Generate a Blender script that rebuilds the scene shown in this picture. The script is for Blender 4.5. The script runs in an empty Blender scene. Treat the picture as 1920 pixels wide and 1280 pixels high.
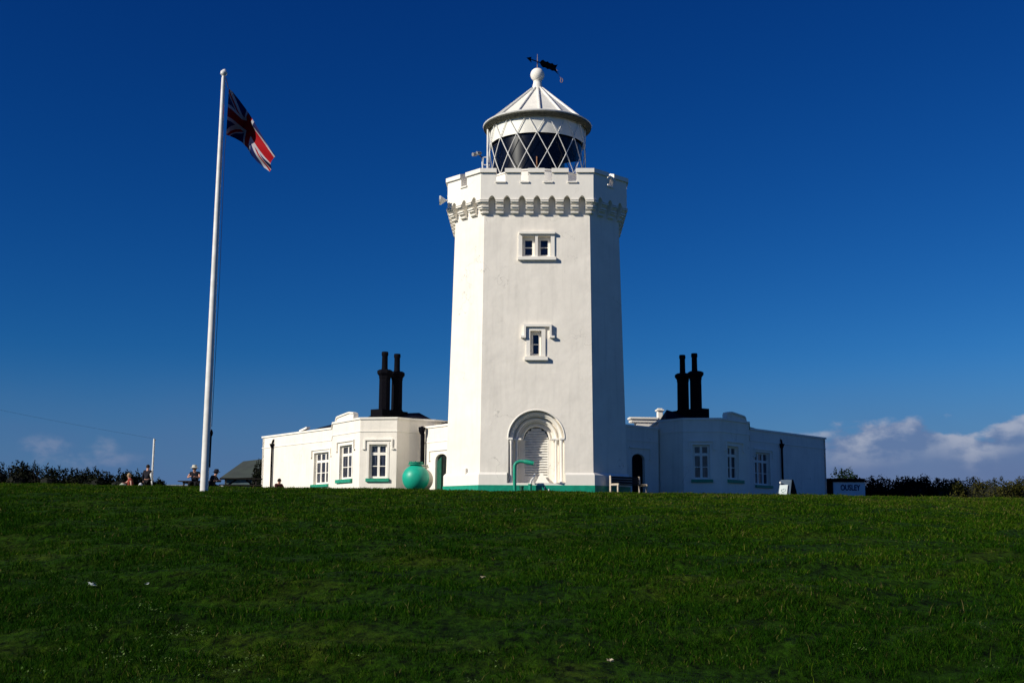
import bpy, bmesh, math, random
import numpy as np
from mathutils import Vector, Matrix
from mathutils.geometry import tessellate_polygon
random.seed(7)
RNG = np.random.default_rng(11)
R = math.radians
SC = bpy.context.scene
COL = SC.collection

# ------------------------------------------------------------------ camera model (used to survey the photograph)
F = 2300.0
PITCH, ROLL = R(8.9), R(0.28)
r0, u0, f0 = Vector((1, 0, 0)), Vector((0, -math.sin(PITCH), math.cos(PITCH))), Vector((0, math.cos(PITCH), math.sin(PITCH)))
CR = r0 * math.cos(ROLL) + u0 * math.sin(ROLL)
CU = -r0 * math.sin(ROLL) + u0 * math.cos(ROLL)


def ray(px, py):
    return CR * ((px - 960) / F) + CU * ((640 - py) / F) + f0


def at(px, py, Y):
    d = ray(px, py)
    return d * (Y / d.y)


def hit(px, py, p, n):
    d = ray(px, py)
    return d * (Vector(p).dot(n) / d.dot(n))


# ------------------------------------------------------------------ materials
MATS = {}


def nodes_of(name):
    m = bpy.data.materials.new(name)
    m.use_nodes = True
    nt = m.node_tree
    b = nt.nodes['Principled BSDF']
    return m, nt, b


def pmat(name, c, c2=None, scale=3.0, rough=0.7, bump=0.0, bscale=20.0, metal=0.0, spec=0.3, detail=5.0, mix=0.5):
    if name in MATS:
        return MATS[name]
    m, nt, b = nodes_of(name)
    L = nt.links.new
    b.inputs['Roughness'].default_value = rough
    b.inputs['Metallic'].default_value = metal
    b.inputs['Specular IOR Level'].default_value = spec
    g = nt.nodes.new('ShaderNodeTexCoord')
    c2 = c2 or tuple(x * 0.8 for x in c)
    n = nt.nodes.new('ShaderNodeTexNoise')
    n.inputs['Scale'].default_value = scale
    n.inputs['Detail'].default_value = detail
    L(g.outputs['Object'], n.inputs['Vector'])
    cr = nt.nodes.new('ShaderNodeValToRGB')
    cr.color_ramp.elements[0].position = 0.5 - 0.25 * mix
    cr.color_ramp.elements[1].position = 0.5 + 0.35 * mix
    cr.color_ramp.elements[0].color = (*c2, 1)
    cr.color_ramp.elements[1].color = (*c, 1)
    L(n.outputs['Fac'], cr.inputs['Fac'])
    L(cr.outputs['Color'], b.inputs['Base Color'])
    if bump:
        n2 = nt.nodes.new('ShaderNodeTexNoise')
        n2.inputs['Scale'].default_value = bscale
        n2.inputs['Detail'].default_value = 6
        L(g.outputs['Object'], n2.inputs['Vector'])
        bp = nt.nodes.new('ShaderNodeBump')
        bp.inputs['Strength'].default_value = bump
        bp.inputs['Distance'].default_value = 0.02
        L(n2.outputs['Fac'], bp.inputs['Height'])
        L(bp.outputs['Normal'], b.inputs['Normal'])
    MATS[name] = m
    return m


def plaster_mat(name, base, strength=1.0, grime=0.5):
    """painted render: faint blotches, vertical weather streaks, hairline cracks, trowelled relief"""
    m, nt, b = nodes_of(name)
    L = nt.links.new
    N = nt.nodes.new
    b.inputs['Roughness'].default_value = 0.75
    b.inputs['Specular IOR Level'].default_value = 0.15
    g = N('ShaderNodeNewGeometry')
    # blotches
    n1 = N('ShaderNodeTexNoise'); n1.inputs['Scale'].default_value = 0.9; n1.inputs['Detail'].default_value = 8
    n1.inputs['Roughness'].default_value = 0.65
    L(g.outputs['Position'], n1.inputs['Vector'])
    # streaks
    mp = N('ShaderNodeMapping'); mp.inputs['Scale'].default_value = (5.0, 5.0, 0.35)
    L(g.outputs['Position'], mp.inputs['Vector'])
    n2 = N('ShaderNodeTexNoise'); n2.inputs['Scale'].default_value = 1.0; n2.inputs['Detail'].default_value = 6
    L(mp.outputs['Vector'], n2.inputs['Vector'])
    r1 = N('ShaderNodeMapRange'); r1.inputs[1].default_value = .3; r1.inputs[2].default_value = .75
    r1.inputs[3].default_value = 1 - .14 * grime; r1.inputs[4].default_value = 1.03
    L(n1.outputs['Fac'], r1.inputs[0])
    r2 = N('ShaderNodeMapRange'); r2.inputs[1].default_value = .25; r2.inputs[2].default_value = .5
    r2.inputs[3].default_value = 1 - .11 * grime; r2.inputs[4].default_value = 1.0
    L(n2.outputs['Fac'], r2.inputs[0])
    # cracks
    nw = N('ShaderNodeTexNoise'); nw.inputs['Scale'].default_value = 1.7; nw.inputs['Detail'].default_value = 4
    L(g.outputs['Position'], nw.inputs['Vector'])
    vm = N('ShaderNodeVectorMath'); vm.operation = 'SCALE'; vm.inputs['Scale'].default_value = 1.6
    L(nw.outputs['Color'], vm.inputs[0])
    va = N('ShaderNodeVectorMath'); va.operation = 'ADD'
    L(vm.outputs[0], va.inputs[0]); L(g.outputs['Position'], va.inputs[1])
    vo = N('ShaderNodeTexVoronoi'); vo.feature = 'DISTANCE_TO_EDGE'; vo.inputs['Scale'].default_value = .42
    L(va.outputs[0], vo.inputs['Vector'])
    r3 = N('ShaderNodeMapRange'); r3.inputs[1].default_value = 0.0; r3.inputs[2].default_value = .006
    r3.inputs[3].default_value = 1.0; r3.inputs[4].default_value = 0.0
    L(vo.outputs['Distance'], r3.inputs[0])
    nm = N('ShaderNodeTexNoise'); nm.inputs['Scale'].default_value = .8
    L(g.outputs['Position'], nm.inputs['Vector'])
    r4 = N('ShaderNodeMapRange'); r4.inputs[1].default_value = .52; r4.inputs[2].default_value = .62
    r4.inputs[3].default_value = 0; r4.inputs[4].default_value = .6 * grime
    L(nm.outputs['Fac'], r4.inputs[0])
    mm = N('ShaderNodeMath'); mm.operation = 'MULTIPLY'
    L(r3.outputs[0], mm.inputs[0]); L(r4.outputs[0], mm.inputs[1])
    inv = N('ShaderNodeMath'); inv.operation = 'SUBTRACT'; inv.inputs[0].default_value = 1.0
    L(mm.outputs[0], inv.inputs[1])
    m1 = N('ShaderNodeMath'); m1.operation = 'MULTIPLY'
    L(r1.outputs[0], m1.inputs[0]); L(r2.outputs[0], m1.inputs[1])
    m2 = N('ShaderNodeMath'); m2.operation = 'MULTIPLY'
    L(m1.outputs[0], m2.inputs[0]); L(inv.outputs[0], m2.inputs[1])
    sc = N('ShaderNodeVectorMath'); sc.operation = 'SCALE'; sc.inputs[0].default_value = base
    L(m2.outputs[0], sc.inputs['Scale'])
    L(sc.outputs[0], b.inputs['Base Color'])
    nb = N('ShaderNodeTexNoise'); nb.inputs['Scale'].default_value = 5; nb.inputs['Detail'].default_value = 4
    L(g.outputs['Position'], nb.inputs['Vector'])
    nb2 = N('ShaderNodeTexNoise'); nb2.inputs['Scale'].default_value = 1.3; nb2.inputs['Detail'].default_value = 3
    L(g.outputs['Position'], nb2.inputs['Vector'])
    ad = N('ShaderNodeMath'); ad.operation = 'MULTIPLY_ADD'; ad.inputs[1].default_value = 3.0
    L(nb2.outputs['Fac'], ad.inputs[0]); L(nb.outputs['Fac'], ad.inputs[2])
    bp = N('ShaderNodeBump'); bp.inputs['Strength'].default_value = .13 * strength; bp.inputs['Distance'].default_value = .05
    L(ad.outputs[0], bp.inputs['Height']); L(bp.outputs['Normal'], b.inputs['Normal'])
    MATS[name] = m
    return m


def leaf_mat(name, dark, light, transl=0.15, rough=.6):
    if name in MATS:
        return MATS[name]
    m, nt, b = nodes_of(name)
    L = nt.links.new
    a = nt.nodes.new('ShaderNodeAttribute'); a.attribute_name = 'tint'
    cr = nt.nodes.new('ShaderNodeValToRGB')
    cr.color_ramp.elements[0].color = (*dark, 1); cr.color_ramp.elements[1].color = (*light, 1)
    L(a.outputs['Fac'], cr.inputs['Fac'])
    L(cr.outputs['Color'], b.inputs['Base Color'])
    b.inputs['Roughness'].default_value = rough
    b.inputs['Specular IOR Level'].default_value = .04
    MATS[name] = m
    return m


WHITE = plaster_mat('white_render', (.905, .85, .755), 1.0, .8)
WHITE2 = plaster_mat('white_trim', (.88, .84, .76), .4, .4)
GREEN = pmat('jade_paint', (.010, .32, .20), (.008, .25, .16), 6, .45, .15, 30)
GREEND = pmat('dark_green_paint', (.012, .11, .065), (.01, .08, .05), 5, .5)
SHUT = pmat('shutter_paint', (.86, .83, .76), (.72, .69, .62), 6, .6)
BLACK = pmat('black_paint', (.0025, .0025, .006), (.004, .004, .006), 8, .8, .2, 20, 0, .06)
SLATE = pmat('dark_slate', (.004, .004, .010), (.010, .010, .016), 9, .75, .3, 14, 0, .1)
BARK = pmat('bark', (.03, .022, .015), (.015, .01, .008), 10, .9, .4, 30)
WMETAL = pmat('white_metal', (.80, .79, .76), (.68, .67, .63), 5, .45, .05, 40)
GUTTER = pmat('weathered_gutter', (.11, .11, .085), (.05, .05, .04), 12, .7)
GLASSM = pmat('dark_window_glass', (.006, .008, .022), (.012, .016, .045), 1.5, .06, 0, 1, 0, .6)
WOODLIT = pmat('sunlit_timber', (.60, .52, .42), (.45, .38, .3), 9, .7, .1, 40)
WOODD = pmat('dark_timber', (.018, .014, .012), (.03, .024, .02), 9, .8)


# ------------------------------------------------------------------ object helpers
WM = {}


def wmat(o):
    return WM.get(o.name, Matrix.Identity(4))


def thing(name, label, cat, loc=(0, 0, 0), rz=0.0, group=None, parent=None):
    o = bpy.data.objects.new(name, None)
    COL.objects.link(o)
    o.location = loc
    o.rotation_euler = (0, 0, rz)
    o.empty_display_size = .2
    WM[o.name] = Matrix.Translation(loc) @ Matrix.Rotation(rz, 4, 'Z')
    o['label'] = label
    o['category'] = cat
    if group:
        o['group'] = group
    return o


def tag(o, label=None, cat=None, group=None, kind=None):
    for k, v in (('label', label), ('category', cat), ('group', group), ('kind', kind)):
        if v:
            o[k] = v
    return o


class MB:
    """collects shapes; build() links them as one mesh object"""

    def __init__(s, fr=None):
        s.v, s.f, s.mi, s.fr = [], [], [], fr

    def add(s, vs, fs, mi=0):
        n = len(s.v)
        s.v += [tuple(s.fr(*p)) if s.fr else tuple(p) for p in vs]
        s.f += [tuple(i + n for i in f) for f in fs]
        s.mi += [mi] * len(fs)
        return s

    def box(s, x0, x1, y0, y1, z0, z1, mi=0):
        vs = [(x0, y0, z0), (x1, y0, z0), (x1, y1, z0), (x0, y1, z0), (x0, y0, z1), (x1, y0, z1), (x1, y1, z1), (x0, y1, z1)]
        return s.add(vs, [(0, 3, 2, 1), (4, 5, 6, 7), (0, 1, 5, 4), (1, 2, 6, 5), (2, 3, 7, 6), (3, 0, 4, 7)], mi)

    def bar(s, a, b, w, h, mi=0, up=(0, 0, 1)):
        a, b = Vector(a), Vector(b)
        d = (b - a).normalized()
        up = Vector(up)
        if abs(d.dot(up)) > .98:
            up = Vector((0, 1, 0))
        x = d.cross(up).normalized(); y = x.cross(d).normalized()
        vs = []
        for p in (a, b):
            for sx, sy in ((-1, -1), (1, -1), (1, 1), (-1, 1)):
                vs.append(p + x * sx * w / 2 + y * sy * h / 2)
        return s.add(vs, [(0, 1, 2, 3), (7, 6, 5, 4), (0, 4, 5, 1), (1, 5, 6, 2), (2, 6, 7, 3), (3, 7, 4, 0)], mi)

    def tube(s, pts, r, n=8, mi=0, cap=True):
        pts = [Vector(p) for p in pts]
        rs = r if isinstance(r, (list, tuple)) else [r] * len(pts)
        vs, fs = [], []
        prev = None
        for i, p in enumerate(pts):
            d = (pts[min(i + 1, len(pts) - 1)] - pts[max(i - 1, 0)])
            d = d.normalized() if d.length > 1e-9 else Vector((0, 0, 1))
            up = prev if prev else (Vector((0, 0, 1)) if abs(d.z) < .9 else Vector((1, 0, 0)))
            x = up - d * up.dot(d)
            x.normalize(); prev = x
            y = d.cross(x)
            for k in range(n):
                a = 2 * math.pi * k / n
                vs.append(p + (x * math.cos(a) + y * math.sin(a)) * rs[i])
        for i in range(len(pts) - 1):
            for k in range(n):
                k2 = (k + 1) % n
                fs.append((i * n + k, i * n + k2, (i + 1) * n + k2, (i + 1) * n + k))
        if cap:
            fs.append(tuple(range(n - 1, -1, -1)))
            fs.append(tuple((len(pts) - 1) * n + k for k in range(n)))
        return s.add(vs, fs, mi)

    def lathe(s, c, prof, n=32, mi=0, a0=0.0):
        """prof: list of (r, z)"""
        vs, fs = [], []
        for r, z in prof:
            for k in range(n):
                a = a0 + 2 * math.pi * k / n
                vs.append((c[0] + r * math.cos(a), c[1] + r * math.sin(a), c[2] + z))
        for i in range(len(prof) - 1):
            for k in range(n):
                k2 = (k + 1) % n
                fs.append((i * n + k, i * n + k2, (i + 1) * n + k2, (i + 1) * n + k))
        return s.add(vs, fs, mi)

    def plate(s, outer, depth0, depth1, holes=(), mi=0, back=True):
        """2-D outline (u,z) extruded from depth0 to depth1 in a wall frame fr(u,d,z); holes get jambs"""
        loops = [list(outer)] + [list(h) for h in holes]
        tris = tessellate_polygon([[Vector((u, z, 0)) for u, z in l] for l in loops])
        flat = [p for l in loops for p in l]

        def nrm(t):
            a, b, c = (flat[i] for i in t)
            return (b[0] - a[0]) * (c[1] - a[1]) - (b[1] - a[1]) * (c[0] - a[0])
        tris = [t if nrm(t) > 0 else (t[0], t[2], t[1]) for t in tris]
        m = len(flat)
        vs = [(u, depth0, z) for u, z in flat] + [(u, depth1, z) for u, z in flat]
        fs = [tuple(t) for t in tris]
        if back:
            fs += [(t[0] + m, t[2] + m, t[1] + m) for t in tris]
        o = 0
        for l in loops:
            k = len(l)
            for i in range(k):
                j = (i + 1) % k
                fs.append((o + i, o + i + m, o + j + m, o + j))
            o += k
        return s.add(vs, fs, mi)

    def build(s, name, mat, parent=None, smooth=False, bevel=0.0, recalc=True, local=False):
        me = bpy.data.meshes.new(name)
        vs = s.v
        if parent is not None and not local:
            inv = wmat(parent).inverted()
            vs = [tuple(inv @ Vector(v)) for v in vs]
        me.from_pydata([tuple(v) for v in vs], [], s.f)
        mats = mat if isinstance(mat, (list, tuple)) else [mat]
        for m in mats:
            me.materials.append(m)
        if len(mats) > 1:
            me.polygons.foreach_set('material_index', s.mi)
        if recalc or bevel:
            bm = bmesh.new(); bm.from_mesh(me)
            bmesh.ops.remove_doubles(bm, verts=bm.verts, dist=1e-5)
            if recalc:
                bmesh.ops.recalc_face_normals(bm, faces=bm.faces)
            if bevel:
                es = [e for e in bm.edges if len(e.link_faces) == 2 and e.calc_face_angle(0) > .6]
                bmesh.ops.bevel(bm, geom=es, offset=bevel, segments=2, affect='EDGES', clamp_overlap=True)
            bm.to_mesh(me); bm.free()
        if smooth:
            me.polygons.foreach_set('use_smooth', [True] * len(me.polygons))
            try:
                me.set_sharp_from_angle(angle=R(40))
            except Exception:
                pass
        me.update()
        o = bpy.data.objects.new(name, me)
        COL.objects.link(o)
        if parent is not None:
            o.parent = parent
            WM[o.name] = wmat(parent)
        return o


class Frame:
    """vertical wall plane from p0 to p1 (left to right seen from outside); (u along, d inward, z)"""

    def __init__(s, p0, p1):
        s.p = Vector((p0[0], p0[1], 0)); q = Vector((p1[0], p1[1], 0))
        s.L = (q - s.p).length
        s.t = (q - s.p).normalized()
        s.n = Vector((s.t.y, -s.t.x, 0))

    def __call__(s, u, d, z):
        v = s.p + s.t * u - s.n * d
        return Vector((v.x, v.y, z))

    def px(s, x, y):
        w = hit(x, y, s.p, s.n)
        return ((w - s.p).dot(s.t), w.z)


def band(poly, z0, z1, off_in, off_out, closed=False, mb=None, mi=0, bot=True):
    """mitred strip along a plan polyline (outside is to the right of travel ... n=(dy,-dx))"""
    mb = mb or MB()
    n = len(poly)
    P = [Vector((p[0], p[1])) for p in poly]

    def off(i, o):
        a = P[i - 1] if (i > 0 or closed) else None
        c = P[(i + 1) % n] if (i < n - 1 or closed) else None
        ns = []
        if a is not None:
            d = (P[i] - a).normalized(); ns.append(Vector((d.y, -d.x)))
        if c is not None:
            d = (c - P[i]).normalized(); ns.append(Vector((d.y, -d.x)))
        if len(ns) == 1:
            return P[i] + ns[0] * o
        m = (ns[0] + ns[1]).normalized()
        return P[i] + m * (o / max(.3, m.dot(ns[0])))
    vs, fs = [], []
    for i in range(n):
        a, b = off(i, off_out), off(i, off_in)
        vs += [(a.x, a.y, z0), (a.x, a.y, z1), (b.x, b.y, z1), (b.x, b.y, z0)]
    for i in range(n if closed else n - 1):
        j = (i + 1) % n
        for k in range(4):
            k2 = (k + 1) % 4
            fs.append((i * 4 + k, j * 4 + k, j * 4 + k2, i * 4 + k2))
    if not closed:
        fs += [(0, 1, 2, 3), ((n - 1) * 4 + 3, (n - 1) * 4 + 2, (n - 1) * 4 + 1, (n - 1) * 4)]
    return mb.add(vs, fs, mi)


# ------------------------------------------------------------------ ground
G0 = 1.70
_r = np.random.default_rng(77)
UND = []
for _i in range(13):
    _wl = .55 * 1.16 ** _i; _a = _r.uniform(0, 3.1416); _k = 6.2832 / _wl
    UND.append((_k * math.cos(_a), _k * math.sin(_a), _r.uniform(0, 6.28), .0075 * _wl ** .75))


def gz_np(x, y):
    xx = np.clip(x, -40, 40)
    h = -1.6 + (.0973 - .0002 * xx) * y - .00064 * y * y
    hc = -1.6 + (.0973 - .0002 * xx) * 51 - .00064 * 51 * 51        # crest height
    top = hc + .03 * (1 - np.exp(-(np.maximum(y, 51) - 51) / 3.0))
    top = top + (G0 + .02 - top) * np.clip((y - 51) / 6.0, 0, 1) * .6
    z = np.where(y < 51, h, top)
    z = np.where(y < 0, -1.6 + .0973 * y * np.exp(y / 400.0) * 1.0, z)
    far = np.clip(y - 70, 0, None)
    z = z - .035 * far * np.exp(-far / 900.0)
    side = np.clip(np.abs(x) - 60, 0, None)
    z = z - .02 * side * np.exp(-side / 900.0)
    fade = np.clip((56 - y) / 8, 0, 1) * np.clip((y - 2) / 3, 0, 1)
    for ax, ay, ph, am in UND:
        z = z + am * fade * np.sin(ax * x + ay * y + ph + .9 * np.sin(ay * x * .37 - ax * y * .41))
    z = z + .025 * np.sin(x * .9 + 1.3 * np.sin(y * .31)) * np.sin(y * .55 + .8 * np.sin(x * .4)) * np.clip((60 - y) / 20, 0, 1)
    return z


def gz(x, y):
    return float(gz_np(np.array(float(x)), np.array(float(y))))


def axis(lo, hi, fine_lo, fine_hi, step):
    a = list(np.arange(fine_lo, fine_hi + 1e-6, step))
    s, v = step, fine_hi
    while v < hi:
        s *= 1.35; v += s; a.append(v)
    s, v = step, fine_lo
    while v > lo:
        s *= 1.35; v -= s; a.insert(0, v)
    return np.array(a)


def ground_mat():
    m, nt, b = nodes_of('turf_soil')
    L, N = nt.links.new, nt.nodes.new
    b.inputs['Roughness'].default_value = .95
    b.inputs['Specular IOR Level'].default_value = .05
    g = N('ShaderNodeNewGeometry')
    a = N('ShaderNodeTexNoise'); a.inputs['Scale'].default_value = .45; a.inputs['Detail'].default_value = 7; a.inputs['Roughness'].default_value = .65
    L(g.outputs['Position'], a.inputs['Vector'])
    mp = N('ShaderNodeMapping'); mp.inputs['Scale'].default_value = (1.0, .45, 1.0)
    L(g.outputs['Position'], mp.inputs['Vector'])
    f = N('ShaderNodeTexNoise'); f.inputs['Scale'].default_value = 11; f.inputs['Detail'].default_value = 8; f.inputs['Roughness'].default_value = .75
    L(mp.outputs['Vector'], f.inputs['Vector'])
    c1 = N('ShaderNodeValToRGB')
    e = c1.color_ramp.elements
    e[0].position, e[0].color = .34, (.010, .034, .0010, 1)
    e[1].position, e[1].color = .66, (.040, .066, .003, 1)
    k = e.new(.5); k.color = (.018, .052, .0014, 1)
    L(a.outputs['Fac'], c1.inputs['Fac'])
    c2 = N('ShaderNodeMapRange'); c2.inputs[1].default_value = .38; c2.inputs[2].default_value = .66
    c2.inputs[3].default_value = .12; c2.inputs[4].default_value = 1.7
    L(f.outputs['Fac'], c2.inputs[0])
    s = N('ShaderNodeVectorMath'); s.operation = 'SCALE'
    L(c1.outputs['Color'], s.inputs[0]); L(c2.outputs[0], s.inputs['Scale'])
    L(s.outputs[0], b.inputs['Base Color'])
    bp = N('ShaderNodeBump'); bp.inputs['Strength'].default_value = .9; bp.inputs['Distance'].default_value = .08
    L(f.outputs['Fac'], bp.inputs['Height']); L(bp.outputs['Normal'], b.inputs['Normal'])
    return m


def build_ground():
    xs = axis(-2500, 2500, -26, 26, .2)
    ys = axis(-60, 3500, 5, 56, .2)
    X, Y = np.meshgrid(xs, ys)
    Z = gz_np(X, Y)
    V = np.stack([X, Y, Z], -1).reshape(-1, 3)
    nx, ny = len(xs), len(ys)
    i = np.arange(nx - 1)[None, :] + np.arange(ny - 1)[:, None] * nx
    Fc = np.stack([i, i + 1, i + 1 + nx, i + nx], -1).reshape(-1, 4)
    me = bpy.data.meshes.new('ground')
    me.from_pydata(V.tolist(), [], Fc.tolist())
    me.polygons.foreach_set('use_smooth', [True] * len(me.polygons))
    me.materials.append(ground_mat())
    o = bpy.data.objects.new('ground', me); COL.objects.link(o)
    o['kind'] = 'structure'
    o['label'] = 'rough grassy slope rising to the lighthouse'


def wob(x, y, seed, sc):
    r = np.random.default_rng(seed)
    s = np.zeros_like(x)
    for k in range(7):
        a = r.uniform(0, 6.28); f = sc * r.uniform(.5, 2.2)
        s += np.sin((x * math.cos(a) + y * math.sin(a)) * f + r.uniform(0, 6.28) + 1.3 * np.sin((x * math.sin(a) - y * math.cos(a)) * f * .6))
    return s / 7


def build_grass():
    # depth density ~ Y^-1.3 so that blades thin out with distance
    n = 760000
    t = RNG.uniform(0, 1, n * 2)
    y0, y1, p = 6.5, 53.0, .62
    Y = (y0 ** p + t * (y1 ** p - y0 ** p)) ** (1 / p)
    X = RNG.uniform(-1, 1, n * 2) * (Y * .46 + 3.0)
    # clumping
    c = wob(X, Y, 5, 5.0) + .8 * wob(X, Y, 6, 14.0) + .6 * wob(X, Y, 3, 1.2)
    keep = RNG.uniform(0, 1, n * 2) < np.clip(.50 + 1.2 * c, .06, 1)
    X, Y, c = X[keep][:n], Y[keep][:n], c[keep][:n]
    n = len(X)
    Z = gz_np(X, Y) - .008
    far = np.clip((Y - 8) / 30, 0, 1)
    H = RNG.uniform(.016, .050, n) * (1 + .55 * np.clip(c, -1, 1)) * (1 + 1.3 * RNG.uniform(0, 1, n) ** 14)
    W = RNG.uniform(.0014, .0032, n) * (1 + 3.6 * far)
    A = RNG.uniform(0, 2 * np.pi, n)
    B = RNG.uniform(0, 2 * np.pi, n)
    lean = RNG.uniform(.2, 1.3, n) * H
    bx, by = np.cos(A) * W, np.sin(A) * W
    lx, ly = np.cos(B) * lean, np.sin(B) * lean
    # 5 verts: base l/r, mid l/r, tip
    V = np.empty((n, 5, 3), np.float32)
    V[:, 0] = np.stack([X - bx, Y - by, Z], -1)
    V[:, 1] = np.stack([X + bx, Y + by, Z], -1)
    V[:, 2] = np.stack([X - bx * .8 + lx * .35, Y - by * .8 + ly * .35, Z + H * .6], -1)
    V[:, 3] = np.stack([X + bx * .8 + lx * .35, Y + by * .8 + ly * .35, Z + H * .6], -1)
    V[:, 4] = np.stack([X + lx, Y + ly, Z + H], -1)
    me = bpy.data.meshes.new('grass')
    me.vertices.add(n * 5)
    me.vertices.foreach_set('co', V.ravel())
    base = (np.arange(n) * 5)[:, None]
    loops = np.concatenate([base + np.array([0, 1, 3, 2]), base + np.array([2, 3, 4])], 1).ravel()
    me.loops.add(len(loops)); me.loops.foreach_set('vertex_index', loops.astype(np.int32))
    me.polygons.add(2 * n)
    st = (np.arange(n) * 7)[:, None] + np.array([0, 4])
    me.polygons.foreach_set('loop_start', st.ravel().astype(np.int32))
    me.update(calc_edges=True)
    big = wob(X, Y, 8, .9)
    tint = np.clip(.30 + .012 * (np.clip(Y, 0, 50) - 22) * .85 + .010 * np.clip(X, -8, 10) + .26 * big + .21 * RNG.standard_normal(n) + .14 * wob(X, Y, 9, 3.5), 0, 1)  # near blades tinted darker for shade between them; random spread mimics sunlit blades
    straw = RNG.uniform(0, 1, n) < (.02 + .05 * np.clip(wob(X, Y, 21, 1.1), 0, 1))
    tint[straw] = RNG.uniform(.85, 1, straw.sum())
    T = np.repeat(tint, 5).astype(np.float32)
    at_ = me.attributes.new('tint', 'FLOAT', 'POINT'); at_.data.foreach_set('value', T)
    m, nt, b = nodes_of('grass_blades')
    L, N = nt.links.new, nt.nodes.new
    a = N('ShaderNodeAttribute'); a.attribute_name = 'tint'
    cr = N('ShaderNodeValToRGB'); e = cr.color_ramp.elements
    e[0].position, e[0].color = 0, (.006, .030, .0010, 1)
    e[1].position, e[1].color = 1, (.15, .12, .045, 1)
    for p_, c_ in ((.3, (.013, .052, .0015, 1)), (.55, (.038, .091, .0028, 1)), (.8, (.085, .122, .008, 1))):
        k = e.new(p_); k.color = c_
    L(a.outputs['Fac'], cr.inputs['Fac']); L(cr.outputs['Color'], b.inputs['Base Color'])
    b.inputs['Roughness'].default_value = .8; b.inputs['Specular IOR Level'].default_value = .03
    tr = N('ShaderNodeBsdfTranslucent'); L(cr.outputs['Color'], tr.inputs['Color'])
    mx = N('ShaderNodeMixShader'); mx.inputs[0].default_value = .3
    L(b.outputs[0], mx.inputs[1]); L(tr.outputs[0], mx.inputs[2])
    L(mx.outputs[0], nt.nodes['Material Output'].inputs['Surface'])
    me.materials.append(m)
    o = bpy.data.objects.new('grass', me); COL.objects.link(o)
    tag(o, 'short tufted dark green grass covering the slope', 'grass', kind='stuff')
    # broad-leaved weed patches low on the left
    vs, fs, ti = [], [], []
    spots = []
    for (cx, cy, rad, k) in ((-2.5, 9.2, .16, 7), (-2.0, 8.0, .34, 22), (-3.0, 10.0, .4, 12), (-2.9, 8.6, .5, 10), (-.6, 8.4, .5, 6), (2.2, 8.2, .6, 8), (4.6, 9.4, .9, 7), (-4.4, 12.0, .9, 6)):
        for _ in range(k):
            spots.append((cx + RNG.normal() * rad, cy + RNG.normal() * rad * .8))
    for sx_, sy_ in spots:
        for _ in range(int(RNG.integers(8, 20))):
            x = sx_ + RNG.normal() * .035; y = sy_ + RNG.normal() * .035
            z = gz(x, y) + RNG.uniform(.01, .04)
            a0_ = RNG.uniform(0, 6.28); l = RNG.uniform(.006, .014); w = l * RNG.uniform(.3, .55)
            d = Vector((math.cos(a0_), math.sin(a0_), RNG.uniform(-.1, .9))).normalized()
            s_ = Vector((-math.sin(a0_), math.cos(a0_), 0))
            p_ = Vector((x, y, z)); n_ = len(vs)
            vs += [p_, p_ + d * l + s_ * w, p_ + d * l * 2, p_ + d * l - s_ * w]
            fs.append((n_, n_ + 1, n_ + 2, n_ + 3)); ti += [RNG.uniform(.1, 1)] * 4
    me = bpy.data.meshes.new('weed'); me.from_pydata([tuple(v) for v in vs], [], fs)
    t_ = me.attributes.new('tint', 'FLOAT', 'POINT'); t_.data.foreach_set('value', ti)
    me.materials.append(leaf_mat('weed_leaf', (.03, .08, .01), (.16, .22, .07)))
    o = bpy.data.objects.new('weeds', me); COL.objects.link(o)
    tag(o, 'pale leafy weeds scattered through the near turf', 'weeds', kind='stuff')


# ------------------------------------------------------------------ lighthouse
TB = at(1006, 897, 52.0)                  # foot of the front face, mid
CX, CY = TB.x + .075, 52.0 + 3.90
TROT = math.atan2(TB.x, CY)                # the tower's front faces the viewer's footpath
ZB = gz(CX, 52) + .1


def yfront(py, Y=52.0, px=1006):
    return at(px, py, Y).z


ZG = G0 - .35
Z_TOP = yfront(405, 52.12)                # shaft meets corbels


def AP(z):                                # half widths of the battered shaft: (face apothem, half front)
    t = (z - 2.0) / (Z_TOP - 2.0)
    return 3.945 - .285 * t, 2.40 - .09 * t


def octf(k, z):
    A, h = AP(z)
    if k % 2 == 0:
        return A, h
    return (h + A) / math.sqrt(2), (A - h) / math.sqrt(2)


def oct_frame(k, zfix=None):
    """frame fr(u,d,z) on face k; d is inward (negative = proud)"""
    a = -math.pi / 2 - TROT + k * math.pi / 4
    n = Vector((math.cos(a), math.sin(a), 0)); t = Vector((-n.y, n.x, 0))

    def fr(u, d, z):
        D, _ = octf(k, z if zfix is None else zfix)
        v = Vector((CX, CY, 0)) + n * (D - d) + t * u
        return Vector((v.x, v.y, z))
    return fr


def oct_ring(mb, z0, z1, o0, o1, zf0=None, zf1=None, caps=True, mi=0):
    """octagonal ring solid: inner offset o0, outer o1"""
    vs, fs = [], []
    for z, zf in ((z0, zf0), (z1, zf1)):
        zz = z if zf is None else zf
        for o in (o0, o1):
            for k in range(8):
                D, h = octf(k, zz)
                a = -math.pi / 2 - TROT + k * math.pi / 4
                n = Vector((math.cos(a), math.sin(a), 0)); t = Vector((-n.y, n.x, 0))
                v = Vector((CX, CY, 0)) + n * (D + o) + t * (h + o * math.tan(math.pi / 8))
                vs.append((v.x, v.y, z))
    for k in range(8):
        j = (k + 1) % 8
        fs += [(8 + k, 8 + j, 24 + j, 24 + k), (k, 16 + k, 16 + j, j), (k, j, 8 + j, 8 + k), (16 + k, 24 + k, 24 + j, 16 + j)]
    mb.add(vs, fs, mi)


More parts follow.
